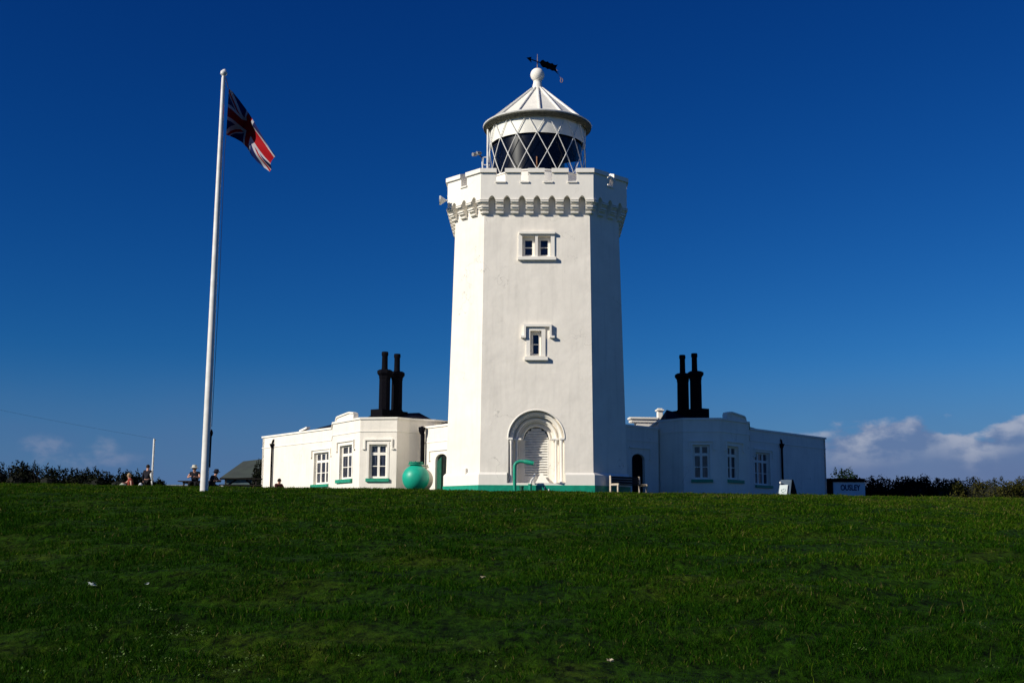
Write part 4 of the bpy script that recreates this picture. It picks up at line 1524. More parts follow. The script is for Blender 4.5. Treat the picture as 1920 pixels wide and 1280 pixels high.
def shrub(px, ytop, Y, w, mat, label, group, n=1700, size=.16, spikes=8, name='shrub'):
    n = int(n * 1.7)
    c = at(px, ytop, Y)
    g = gz(c.x, Y) - .2
    h = c.z - g
    S = thing(name, label, 'shrub', (c.x, Y, g), 0, group)
    bl = []
    k = max(5, int(w * 3))
    for i in range(k):
        a = RNG.uniform(-.5, .5) * w
        bh = h * (1 - .22 * abs(a / w * 2) ** 2) * RNG.uniform(.86, 1.0)
        rz_ = bh * RNG.uniform(.22, .36)
        bl.append((c.x + a, Y + RNG.uniform(-.6, .6), g + bh - rz_, RNG.uniform(.4, .7) * w / 3, RNG.uniform(.5, .8), rz_))
        bl.append((c.x + a * 1.05, Y + RNG.uniform(-.6, .6), g + bh * .38, RNG.uniform(.5, .8) * w / 3, RNG.uniform(.6, .9), bh * .42))
    leaf_cloud('foliage', bl, n, size, mat, S, .3, spikes)
    # dense inner twigs and stem
    m = MB()
    for i in range(7):
        a = RNG.uniform(-.4, .4) * w
        m.tube([(c.x + a * .3, Y, g), (c.x + a * .7, Y + RNG.uniform(-.2, .2), g + h * .4), (c.x + a, Y + RNG.uniform(-.3, .3), g + h * .78)], [.06, .04, .015], 6)
    m.build('stem', BARK, S)
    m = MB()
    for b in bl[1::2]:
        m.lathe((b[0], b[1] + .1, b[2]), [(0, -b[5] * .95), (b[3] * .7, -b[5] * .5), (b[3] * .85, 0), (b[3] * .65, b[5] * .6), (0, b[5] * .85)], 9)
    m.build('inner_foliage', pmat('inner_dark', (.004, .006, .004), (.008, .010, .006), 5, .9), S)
    return S


def build_plants():
    tops = [(-75, 860), (-30, 858), (12, 864), (45, 862), (88, 873), (130, 880), (170, 882), (212, 881), (250, 886), (283, 896)]
    desc = ['outside left edge of the hedge, tallest dark shrub', 'dark shrub at the far left hedge end, half out of frame', 'dark hedge shrub with a pointed shoot at far left',
            'broad dark hedge shrub second from the left edge', 'dark hedge shrub with ragged spreading sprigs', 'dark hedge shrub with a single upright sprig, mid hedge',
            'low dark rounded hedge shrub in mid row', 'dark hedge shrub left of the crouching person', 'dark hedge shrub behind the crouching person', 'last low dark shrub between the two people on the left']
    for (px, yt), d in zip(tops, desc):
        shrub(px, yt - 5, 72 + RNG.uniform(-1, 1), 2.9 if px < 260 else 1.3, DARKLEAF, d, 'dark hedge shrubs at the left', 1700, .17, 9)
    rt = [(1655, 893, 'dark pointed shrub against the right side of the trailer'), (1682, 894, 'low dark shrub second right of the trailer'), (1712, 894, 'dark shrub with jagged top, third right of the trailer'),
          (1738, 893, 'dense black-green shrub in mid hedge at right'), (1775, 897, 'dark shrub just left of the olive hedge')]
    for px, yt, d in rt:
        shrub(px, yt - 6, 71 + RNG.uniform(-.6, .6), 2.4, DARKLEAF, d, 'dark hedge shrubs at the right', 1900, .16, 8)
    for px, yt, d in [(1812, 894, 'olive-brown sunlit shrub, first after the dark hedge'), (1862, 897, 'olive-brown shrub, middle one near the right edge'), (1908, 896, 'olive-brown shrub at the right edge of the photo'), (1956, 896, 'olive-brown shrub just beyond the right edge')]:
        shrub(px, yt - 5, 64 + RNG.uniform(-.5, .5), 2.2, OLIVE, d, 'olive shrubs at the right edge', 2600, .11, 3)
    for px, yt, d in [(1558, 893, 'small leafy conifer behind the left end of the trailer'), (1576, 882, 'green conifer with feathery tips behind the trailer'), (1590, 877, 'tallest conifer behind the trailer'), (1612, 894, 'short conifer behind the right end of the trailer')]:
        shrub(px, yt - 6, 77 + RNG.uniform(-.5, .5), 1.2, CONLEAF, d, 'conifers behind the trailer', 900, .16, 7, 'conifer')
    shrub(487, 858, 71, .85, DARKLEAF, 'ragged dark bush against the end wall of the left cottage', None, 1500, .15, 14, 'bush')


# ------------------------------------------------------------------ people
def skin(name, verts, edges, radii, mats, parent, sub=2, face_mat=None):
    me = bpy.data.meshes.new(name)
    me.from_pydata([tuple(v) for v in verts], edges, [])
    o = bpy.data.objects.new(name + '_tmp', me); COL.objects.link(o)
    md = o.modifiers.new('s', 'SKIN'); md.use_smooth_shade = True
    for i, r_ in enumerate(radii):
        sv = me.skin_vertices[0].data[i]
        sv.radius = (r_, r_) if not isinstance(r_, tuple) else r_
        sv.use_root = (i == 0)
    sb = o.modifiers.new('b', 'SUBSURF'); sb.levels = sub; sb.render_levels = sub
    dg = bpy.context.evaluated_depsgraph_get(); dg.update()
    nm = bpy.data.meshes.new_from_object(o.evaluated_get(dg))
    bpy.data.objects.remove(o)
    nm.name = name
    nm.materials.clear()
    for m in mats:
        nm.materials.append(m)
    if face_mat:
        for p in nm.polygons:
            p.material_index = face_mat(p.center)
    ob = bpy.data.objects.new(name, nm); COL.objects.link(ob); ob.parent = parent
    return ob


SKINM = pmat('skin_tone', (.55, .30, .22), (.48, .25, .18), 6, .6)


def person(loc, rz, J, label, shirt, trousers, hair, hat=None, scale=1.0, group=None, sleeve=True):
    """J: joint dict in local metres (facing -Y)"""
    P = thing('person', label, 'person', loc, rz, group)
    P.scale = (scale,) * 3
    order = ['pelvis', 'waist', 'chest', 'neck', 'head', 'crown', 'shL', 'elL', 'wrL', 'haL', 'shR', 'elR', 'wrR', 'haR', 'hiL', 'knL', 'anL', 'toL', 'hiR', 'knR', 'anR', 'toR']
    R_ = dict(pelvis=.13, waist=.12, chest=.145, neck=.052, head=.088, crown=.075, shL=.062, elL=.043, wrL=.028, haL=.03, shR=.062, elR=.043, wrR=.028, haR=.03,
              hiL=.095, knL=.062, anL=.04, toL=.035, hiR=.095, knR=.062, anR=.04, toR=.035)
    E = [('pelvis', 'waist'), ('waist', 'chest'), ('chest', 'neck'), ('neck', 'head'), ('head', 'crown'), ('chest', 'shL'), ('shL', 'elL'), ('elL', 'wrL'), ('wrL', 'haL'),
         ('chest', 'shR'), ('shR', 'elR'), ('elR', 'wrR'), ('wrR', 'haR'), ('pelvis', 'hiL'), ('hiL', 'knL'), ('knL', 'anL'), ('anL', 'toL'), ('pelvis', 'hiR'), ('hiR', 'knR'), ('knR', 'anR'), ('anR', 'toR')]
    ix = {k: i for i, k in enumerate(order)}
    skin('body', [J[k] for k in order], [(ix[a], ix[b]) for a, b in E], [R_[k] for k in order], [SKINM], P, 2)
    # shirt: torso and sleeves
    so = ['pelvis', 'waist', 'chest', 'nk', 'shL', 'e1', 'shR', 'e2']
    V = lambda k: Vector(J[k])
    tl = 1.0 if sleeve else .45
    long_ = sleeve and J['pelvis'][2] > .9
    sv = {'pelvis': V('pelvis'), 'waist': V('waist'), 'chest': V('chest'), 'nk': V('chest').lerp(V('neck'), .75), 'shL': V('shL'), 'e1': V('shL').lerp(V('elL'), tl), 'shR': V('shR'), 'e2': V('shR').lerp(V('elR'), tl)}
    si = {k: i for i, k in enumerate(so)}
    skin('shirt', [sv[k] for k in so], [(si[a], si[b]) for a, b in (('pelvis', 'waist'), ('waist', 'chest'), ('chest', 'nk'), ('chest', 'shL'), ('shL', 'e1'), ('chest', 'shR'), ('shR', 'e2'))],
         [.165, .155, .175, .075, .085, .065, .085, .065], [shirt], P, 2)
    if long_:
        for sd_, mt_ in (('L', shirt), ('R', shirt)):
            skin('sleeve', [V('sh' + sd_), V('el' + sd_), V('wr' + sd_)], [(0, 1), (1, 2)], [.08, .07, .045], [WMETAL if sd_ == 'R' else mt_], P, 2)
    to = ['pelvis', 'hiL', 'knL', 'anL', 'hiR', 'knR', 'anR']
    ti = {k: i for i, k in enumerate(to)}
    skin('trousers', [J[k] for k in to], [(ti[a], ti[b]) for a, b in (('pelvis', 'hiL'), ('hiL', 'knL'), ('knL', 'anL'), ('pelvis', 'hiR'), ('hiR', 'knR'), ('knR', 'anR'))],
         [.15, .115, .08, .06, .115, .08, .06], [trousers], P, 2)
    hd = Vector(J['head']).lerp(Vector(J['crown']), .5)
    fw = Vector((0, -1, 0))
    # face: nose, eyes, mouth
    m = MB()
    m.tube([hd + Vector((0, -.078, .0)), hd + Vector((0, -.105, -.025)), hd + Vector((0, -.08, -.035))], [.008, .016, .008], 6)
    m.build('nose', SKINM, P, local=True)
    m = MB()
    for s in (-1, 1):
        m.lathe((hd.x + s * .032, hd.y - .079, hd.z + .005), [(0, -.012), (.012, 0), (0, .012)], 8)
    m.build('eyes', BLACK, P, local=True)
    # hair
    m = MB()
    pr = []
    for i in range(9):
        a = -.35 + (math.pi / 2 + .35) * i / 8
        pr.append((.104 * math.cos(a), .125 * math.sin(a)))
    m.lathe((hd.x, hd.y + .018, hd.z + .01), pr, 16)
    m.build('hair', hair, P, smooth=True, local=True)
    if hat is not None:
        m = MB()
        m.lathe((hd.x, hd.y, hd.z + .06), [(.185, -.03), (.19, -.02), (.118, .005), (.112, .07), (.09, .115), (.0, .125)], 20)
        m.build('hat', hat, P, smooth=True, local=True)
    return P


def pose(kind):
    if kind == 'stand':
        return dict(pelvis=(0, 0, .95), waist=(0, 0, 1.08), chest=(0, .0, 1.30), neck=(0, -.01, 1.48), head=(0, -.03, 1.60), crown=(0, -.03, 1.68),
                    shL=(.19, 0, 1.40), elL=(.25, .03, 1.13), wrL=(.27, -.06, .89), haL=(.27, -.08, .81), shR=(-.19, 0, 1.40), elR=(-.26, .04, 1.14), wrR=(-.30, -.08, .93), haR=(-.31, -.11, .86),
                    hiL=(.1, 0, .88), knL=(.11, -.04, .48), anL=(.11, .03, .09), toL=(.12, -.13, .04), hiR=(-.1, 0, .88), knR=(-.12, -.16, .5), anR=(-.12, -.12, .1), toR=(-.13, -.28, .05))
    if kind == 'sit':
        return dict(pelvis=(0, 0, .48), waist=(0, -.03, .62), chest=(0, -.10, .84), neck=(0, -.17, 1.0), head=(0, -.22, 1.10), crown=(0, -.23, 1.18),
                    shL=(.19, -.11, .94), elL=(.27, -.25, .73), wrL=(.10, -.43, .76), haL=(.04, -.47, .77), shR=(-.19, -.11, .94), elR=(-.29, -.24, .73), wrR=(-.12, -.43, .78), haR=(-.05, -.47, .79),
                    hiL=(.1, -.05, .46), knL=(.14, -.48, .48), anL=(.14, -.44, .08), toL=(.14, -.6, .04), hiR=(-.1, -.05, .46), knR=(-.14, -.48, .48), anR=(-.16, -.42, .08), toR=(-.16, -.58, .04))
    # sitting on the ground, leaning on one arm
    return dict(pelvis=(0, 0, .13), waist=(0, -.02, .27), chest=(0, -.05, .49), neck=(0, -.09, .65), head=(0, -.12, .75), crown=(0, -.13, .83),
                shL=(.17, -.05, .58), elL=(.30, -.04, .36), wrL=(.38, .0, .14), haL=(.41, -.03, .05), shR=(-.17, -.06, .58), elR=(-.24, -.22, .42), wrR=(-.12, -.38, .42), haR=(-.06, -.42, .42),
                hiL=(.09, -.06, .13), knL=(.16, -.42, .36), anL=(.14, -.62, .08), toL=(.14, -.76, .05), hiR=(-.09, -.06, .13), knR=(-.15, -.42, .40), anR=(-.13, -.62, .08), toR=(-.13, -.76, .05))


def build_people():
    DK = pmat('navy_cloth', (.006, .006, .012), (.010, .010, .018), 6, .9)
    BLK = pmat('black_cloth', (.004, .004, .006), None, 6, .9)
    HR = pmat('brown_hair', (.02, .012, .008), None, 6, .8)
    HAT = pmat('straw_hat', (.62, .60, .50), (.5, .48, .4), 8, .8)
    RED = pmat('red_cloth', (.26, .04, .025), None, 5, .85)
    GRY = pmat('pale_cloth', (.45, .50, .42), None, 5, .85)
    PALE = pmat('white_cloth', (.6, .6, .66), None, 5, .85)
    q = at(366, 900, 58.1)
    person((q.x, 58.1, gz(q.x, 58.1)), R(0), pose('sit'), 'seated person in pale brimmed hat and navy shirt left of the flagpole', DK, BLK, HR, HAT, 1.02, sleeve=False)
    q = at(397, 900, 58.6)
    person((q.x, 58.6, gz(q.x, 58.6) - .1), R(80), pose('sit'), 'seated person in dark cap and dark top behind the flagpole', DK, BLK, HR, pmat('dark_hat', (.01, .01, .02), None, 5, .9), .98)
    q = at(276, 900, 66)
    g_ = gz(q.x, 66)
    person((q.x, 66, g_), R(165), pose('stand'), 'standing person in dark clothes with white sleeve, back turned', DK, BLK, HR, None, 1.0)
    q = at(246, 900, 62)
    person((q.x, 62, gz(q.x, 62) + .20), R(-65), pose('ground'), 'blond person in coral top crouching by the dark hedge', RED, GRY, pmat('fair_hair', (.4, .28, .16), None, 5, .8), None, 1.0, sleeve=False)
    q = at(522, 905, 61)
    person((q.x, 61, gz(q.x, 61) - .0), R(35), pose('ground'), 'dark-haired person sitting on the grass by the left cottage wall', pmat('maroon_cloth', (.05, .01, .012), None, 5, .9), BLK, pmat('black_hair', (.006, .005, .005), None, 5, .8), None, .95)
    m = MB(); c = at(263.5, 910, 55); z = gz(c.x, 55)
    m.lathe((c.x, c.y, c.z), [(0, -.12), (.09, -.11), (.11, -.02), (.07, .09), (.03, .12), (0, .13)], 9)
    o = m.build('bag', PALE, None, smooth=True); tag(o, 'small white bag on the grass before the standing person', 'bag')


# ------------------------------------------------------------------ furniture and small things
def picnic_table(px, py, Y, rz, w, label):
    c = at(px, py, Y); g = c.z - .76
    T = thing('picnic_table', label, 'picnic table', (c.x, Y, g), rz, 'dark picnic tables left of the cottage')
    hw = w / 2
    m = MB()
    for i in range(5):
        y = -.36 + i * .18
        m.box(-hw, hw, y - .08, y + .08, .72, .765)
    m.build('table_top', WOODD, T, local=True)
    for s in (-1, 1):
        m = MB()
        for dy in (-.075, .075):
            m.box(-hw, hw, s * .72 + dy - .065, s * .72 + dy + .065, .42, .46)
        m.build('bench_seat', WOODD, T, local=True)
    for s in (-1, 1):
        x = s * (hw - .28)
        for t in (-1, 1):
            m = MB(); m.bar((x, t * .28, .72), (x, t * .62, 0), .045, .10); m.build('leg', WOODD, T, local=True)
        m = MB(); m.box(x - .045, x - .023, -.76, .76, .34, .42); m.box(x - .045, x - .023, -.40, .40, .64, .72); m.build('crossbeam', WOODD, T, local=True)
        m = MB(); m.bar((x, 0, .39), (s * .22, 0, .70), .04, .08); m.build('brace', WOODD, T, local=True)
    return T


def build_things():
    picnic_table(452, 896.8, 56.5, R(12), 1.9, 'dark picnic table nearest the bush, its crossed legs in view')
    picnic_table(374, 901.5, 60.0, R(-8), 1.85, 'dark picnic table at which the hatted person sits')
    # white bar painting a sunlit bench edge; board and box lying at the tables
    for px, py, Y, w, lab in ((453, 920, 50.0, .62, 'sunlit bench edge painted as a white bar in front of the table'), (402, 915.5, 52.0, .2, 'short white board on the grass right of the flagpole'), (416, 912.5, 53.0, .13, 'small white box on the grass between the tables')):
        c = at(px, py, Y); m = MB(); m.box(c.x - w / 2, c.x + w / 2, Y - .1, Y + .1, c.z - .06, c.z + .06)
        o = m.build('sunlit_edge' if w > .5 else 'board' if w > .15 else 'box', WMETAL, None, bevel=.01); tag(o, lab, 'sunlit_edge' if w > .5 else 'board' if w > .15 else 'box')
    # white mug on the table
    c = at(405.5, 900, 59); m = MB(); m.lathe((c.x, 59, c.z), [(0, -.06), (.07, -.06), (.09, .07), (.08, .07), (.06, -.04)], 12)
    o = m.build('cup', WMETAL, None); tag(o, 'white cup at the end of the table right of the flagpole', 'cup')
    # green mooring buoy and the pale one behind it
    for px, py, Y, rpx, mt, lab, grp in ((779.5, 896, 54.3, 25.3, GREEN, 'glossy jade green spherical tank with a flanged top in front of the left cottage', None),
                                         (789.5, 899, 55.3, 22.5, pmat('cream_paint', (.62, .58, .48), (.5, .46, .38), 4, .5), 'cream spherical tank half hidden behind the green one', None)):
        c = at(px, py, Y); r_ = rpx * Y / F
        T = thing('spherical_tank', lab, 'tank', (c.x, Y, c.z - r_))
        m = MB(); m.lathe((c.x, Y, c.z), [(r_ * math.cos(a), r_ * math.sin(a)) for a in [(-math.pi / 2 + math.pi * i / 28) for i in range(29)]], 44); m.build('shell', mt if mt != GREEN else pmat('gloss_green', (.012, .40, .27), (.010, .36, .24), 5, .42, .05, 20, 0, .4), T, smooth=True)
        m = MB(); m.lathe((c.x, Y, c.z + r_), [(.25, -.09), (.25, -.02), (.34, -.01), (.34, .04), (.25, .045), (.25, .07), (.31, .075), (.31, .11), (0, .11)], 28)
        m.build('flange', GREEN if mt == GREEN else mt, T, smooth=True)
        m = MB()
        for i in range(8):
            a = i * math.pi / 4
            m.tube([(c.x + .29 * math.cos(a), Y + .29 * math.sin(a), c.z + r_ - .02), (c.x + .29 * math.cos(a), Y + .29 * math.sin(a), c.z + r_ + .14)], .015, 6)
        m.build('bolts', GREEND, T)
        m = MB(); m.lathe((c.x, Y, c.z - r_), [(.36, -.3), (.36, .05), (.30, .08)], 20); m.build('foot_ring', GREEND, T)
    # bench to the right of the tower
    a = at(1145, 921, 52.15); b = at(1198.5, 918, 53.2)
    ax = Vector((b.x - a.x, b.y - a.y, 0)); Ln = ax.length; ax.normalize()
    fw = Vector((ax.y, -ax.x, 0))
    g = gz(a.x, a.y) - .02
    BN = thing('bench', 'timber garden bench with sunlit end frames painted pale beside the tower', 'bench', (a.x, a.y, g))

    def bf(u, d, z):
        v = Vector((a.x, a.y, g)) + ax * u + fw * d
        return Vector((v.x, v.y, v.z + z))
    for u in (0, Ln):
        m = MB(bf); m.box(u - .03, u + .03, -.045, .045, 0, .82); m.build('leg', WOODLIT, BN)  # pale timber puts the sunlight on the end frames into the colour
        m = MB(bf); m.box(u - .03, u + .03, .42, .49, 0, .44); m.build('leg', WOODLIT, BN)
        m = MB(bf); m.box(u - .035, u + .035, .046, .52, .40, .48); m.build('seat_rail', WOODLIT, BN)
    m = MB(bf)
    for i in range(4):
        m.box(.036, Ln - .036, .06 + i * .11, .15 + i * .11, .43, .46)
    m.build('seat', WOODD, BN)  # seat and backrest slats coloured dark to stand in for their shaded side
    m = MB(bf)
    for i in range(3):
        m.box(.036, Ln - .036, -.015, .015, .50 + i * .105, .585 + i * .105)
    m.build('backrest', WOODD, BN)
    # A-board
    Y = 50.6
    c = at(1475, 930, Y); g = gz(c.x, Y)
    AB = thing('sandwich_board', 'folding pavement sign with a white poster on the grass at right', 'sign', (c.x, Y, g))
    BLP = pmat('board_grey', (.12, .17, .22), (.09, .13, .18), 6, .6)
    p = lambda x, y, dy=0.0: at(x, y, Y + dy)
    m = MB(); q = [p(1457, 931), p(1481, 932), p(1484.5, 899, .3), p(1464, 899, .3)]
    bk = [v + Vector((.02, .05, 0)) for v in q]
    m.add(q + bk, [(0, 1, 2, 3), (7, 6, 5, 4), (0, 4, 5, 1), (1, 5, 6, 2), (2, 6, 7, 3), (3, 7, 4, 0)]); m.build('front_panel', BLP, AB)
    m = MB(); q = [p(1482.5, 931, .1), p(1496, 930.5, .62), p(1487.5, 898.5, .34), p(1485.5, 898.5, .30)]
    bk = [v + Vector((-.04, .04, 0)) for v in q]
    m.add(q + bk, [(0, 1, 2, 3), (7, 6, 5, 4), (0, 4, 5, 1), (1, 5, 6, 2), (2, 6, 7, 3), (3, 7, 4, 0)]); m.build('rear_panel', BLACK, AB)
    pm, nt, b_ = nodes_of('poster_white')
    b_.inputs['Base Color'].default_value = (.80, .88, .84, 1); b_.inputs['Roughness'].default_value = .5
    q = [p(1460, 929.5, -.05), p(1474.8, 931, -.05), p(1477.3, 908.3, .16), p(1462.5, 908.8, .16)]
    m = MB(); bk = [v + Vector((0, .03, 0)) for v in q]
    m.add(q + bk, [(0, 1, 2, 3), (7, 6, 5, 4), (0, 4, 5, 1), (1, 5, 6, 2), (2, 6, 7, 3), (3, 7, 4, 0)]); PO = m.build('poster', pm, AB)
    # faint curled emblem on the poster
    U = (q[1] - q[0]); V_ = (q[3] - q[0]); nn = U.cross(V_).normalized()
    if nn.y > 0:
        nn = -nn
    m = MB()
    for cu, cv, rr, a0_, a1_ in ((.36, .50, .14, 1.2, 5.6), (.60, .58, .15, -1.2, 3.3), (.50, .42, .10, 3.2, 6.0)):
        m.tube([q[0] + U * (cu + rr * math.cos(t)) + V_ * (cv + rr * .8 * math.sin(t)) + nn * .008 for t in [a0_ + (a1_ - a0_) * i / 9 for i in range(10)]], .009, 5)
    m.build('emblem', pmat('emblem_grey', (.25, .32, .28), None, 5, .6), PO)
    m = MB(); c2 = p(1463.3, 904.5, .15); m.lathe(tuple(c2), [(0, -.055), (.04, -.035), (.05, 0), (.04, .035), (0, .055)], 12); m.build('knob', WMETAL, AB, smooth=True)
    # white trailer
    Y = 70.0
    a = at(1562, 903, Y); b = at(1622, 904, Y); zt = a.z
    g = gz(a.x, Y)
    TR = thing('trailer', 'low white trailer with dark lettering and dark roof beyond the right cottage', 'trailer', ((a.x + b.x) / 2, Y + 1, g))
    TW = pmat('trailer_white', (.85, .86, .84), (.75, .77, .77), 2, .5)
    x0 = at(1551, 903, Y).x
    m = MB(); m.box(a.x, b.x, Y, Y + 2.2, g + .25, zt); m.build('body', TW, TR, bevel=.03)
    m = MB(); m.box(x0 - .05, b.x + .08, Y - .08, Y + 2.3, zt + .002, zt + .10); m.box(x0, b.x, Y, Y + 2.2, zt + .10, zt + .2); m.build('roof', BLACK, TR)
    m = MB(); m.box(x0, a.x - .002, Y + .02, Y + 2.2, g + .3, zt); m.build('hatch', BLACK, TR)
    for s in (.25, .8):
        m = MB(); xx = a.x + (b.x - a.x) * s
        m.tube([(xx, Y + .1, g + .25), (xx, Y + .32, g + .25)], .27, 18); m.build('wheel', BLACK, TR)
    cu = bpy.data.curves.new('lettering', 'FONT'); cu.body = 'OUSLEY'; cu.size = .42; cu.extrude = .004; cu.align_x = 'CENTER'; cu.offset = .012
    ot = bpy.data.objects.new('lettering_tmp', cu); COL.objects.link(ot)
    dg = bpy.context.evaluated_depsgraph_get(); dg.update()
    lm = bpy.data.meshes.new_from_object(ot.evaluated_get(dg)); bpy.data.objects.remove(ot)
    lo = bpy.data.objects.new('lettering', lm); COL.objects.link(lo); lo.parent = TR
    lc = at(1594.5, 918.5, Y - .012)
    lo.location = Vector((lc.x, Y - .012, lc.z)) - Vector(TR.location); lo.rotation_euler = (R(90), 0, 0)
    wd = at(1612.5, 912, Y).x - at(1575.5, 912, Y).x
    sx = wd / max(.1, lo.dimensions.x if lo.dimensions.x > 0 else 1.5)
    bb = [v.co for v in lm.vertices]; w0 = max(v.x for v in bb) - min(v.x for v in bb); h0_ = max(v.y for v in bb) - min(v.y for v in bb)
    hh = at(1594, 907.5, Y).z - at(1594, 918.5, Y).z
    lo.scale = (wd / w0, hh / h0_, 1)
    lm.materials.clear(); lm.materials.append(pmat('lettering_blue', (.008, .010, .10), None, 5, .6))
    # outbuilding with a grey-green hipped roof
    Y = 82.0
    A_, B_, C_, D_ = at(411, 896.5, Y), at(456, 865.5, Y + 2.5), at(508, 857, Y + 2.5), at(530, 893, Y)
    g = gz(A_.x, Y)
    OB = thing('outbuilding', 'low outbuilding with a grey-green hipped roof behind the picnic tables', 'building', ((A_.x + D_.x) / 2, Y + 2.5, g))
    bk = lambda v, d=5.0: Vector((v.x, v.y + d, v.z))
    m = MB(); A2, D2 = bk(A_, 5), bk(D_, 5); zr = (B_.z + C_.z) / 2; B_.z = zr - .12; C_.z = zr + .12
    m.add([A_, D_, C_, B_, A2, D2], [(0, 1, 2, 3), (4, 0, 3), (1, 5, 2), (5, 4, 3, 2), (0, 4, 5, 1)])
    m.build('roof', pmat('lichen_roof', (.055, .07, .06), (.045, .055, .052), 1.5, .85, .3, 6), OB)
    m = MB(); m.box(A_.x + .3, D_.x - .3, Y + .3, Y + 4.7, g - .5, A_.z - .05); m.build('wall', pmat('outbuilding_wall', (.10, .15, .16), (.07, .1, .11), 3, .8), OB)
    # low dark wall with pale coping between post and table
    Y = 75.0
    a = at(286, 909, Y); b = at(352, 910.5, Y)
    WL = thing('low_wall', 'low dark wall with a thin pale coping behind the hatted person', 'wall', ((a.x + b.x) / 2, Y, gz(a.x, Y)))
    m = MB(); m.box(a.x, b.x, Y, Y + .3, gz(a.x, Y) - .3, a.z - .03); m.build('wall_body', BLACK, WL)
    m = MB(); m.box(a.x, b.x, Y - .04, Y + .34, a.z - .028, a.z + .03); m.build('coping', pmat('pale_coping', (.30, .33, .36), None, 5, .7), WL)
    # white mast with its overhead cable
    Y = 67.0
    t = at(289.3, 822, Y); b0 = at(284.5, 905, Y); b0.z = gz(b0.x, Y) - .1
    MT = thing('mast', 'thin white mast carrying an overhead cable, behind the standing person', 'mast', b0)
    m = MB(); m.tube([b0, t], .055, 10); m.build('post', WMETAL, MT, smooth=True)
    m = MB(); m.tube([t + Vector((0, 0, -.1)), t + Vector((.07, 0, -.08))], .03, 6); m.build('insulator', BLACK, MT)
    e = at(-300, 703, 50.0); pts = []
    for i in range(25):
        f = i / 24; p_ = t.lerp(e, f); pts.append((p_.x, p_.y, p_.z - .12 * math.sin(math.pi * f) * 1.0 + (0)))
    m = MB(); m.tube(pts, .004, 5); m.build('cable', pmat('cable_grey', (.05, .08, .14), None, 5, .8), MT)
    # litter on the turf
    PAP = pmat('paper', (.55, .62, .6), (.45, .5, .5), 9, .8)
    for px, py, w, lab in ((174, 1094, .06, 'crumpled pale paper scrap, larger one low on the left slope'), (274.5, 1093.5, .03, 'small white paper scrap right of the larger scrap'),
                           (905.5, 1081, .035, 'tiny cream scrap on the mid slope below the tower'), (1143.5, 1237, .03, 'tiny cream scrap near the bottom of the slope')):
        d = ray(px, py); lo_, hi_ = 5.0, 49.0
        for _ in range(40):
            mid = (lo_ + hi_) / 2; v = d * (mid / d.y)
            if v.z > gz(v.x, v.y) + .04: lo_ = mid
            else: hi_ = mid
        v = d * (lo_ / d.y)
        m = MB()
        for k in range(9):
            a1 = RNG.uniform(0, 6.28); q = [v + Vector(((RNG.uniform(-1, 1)) * w, RNG.uniform(-.7, .7) * w, RNG.uniform(-.3, .4) * w)) for _ in range(3)]
            m.add(q, [(0, 1, 2)])
        o = m.build('paper_scrap', PAP if w > .05 or px < 300 else pmat('cream_scrap', (.6, .52, .38), None, 5, .8), None, recalc=False); tag(o, lab, 'litter', 'litter on the grass')


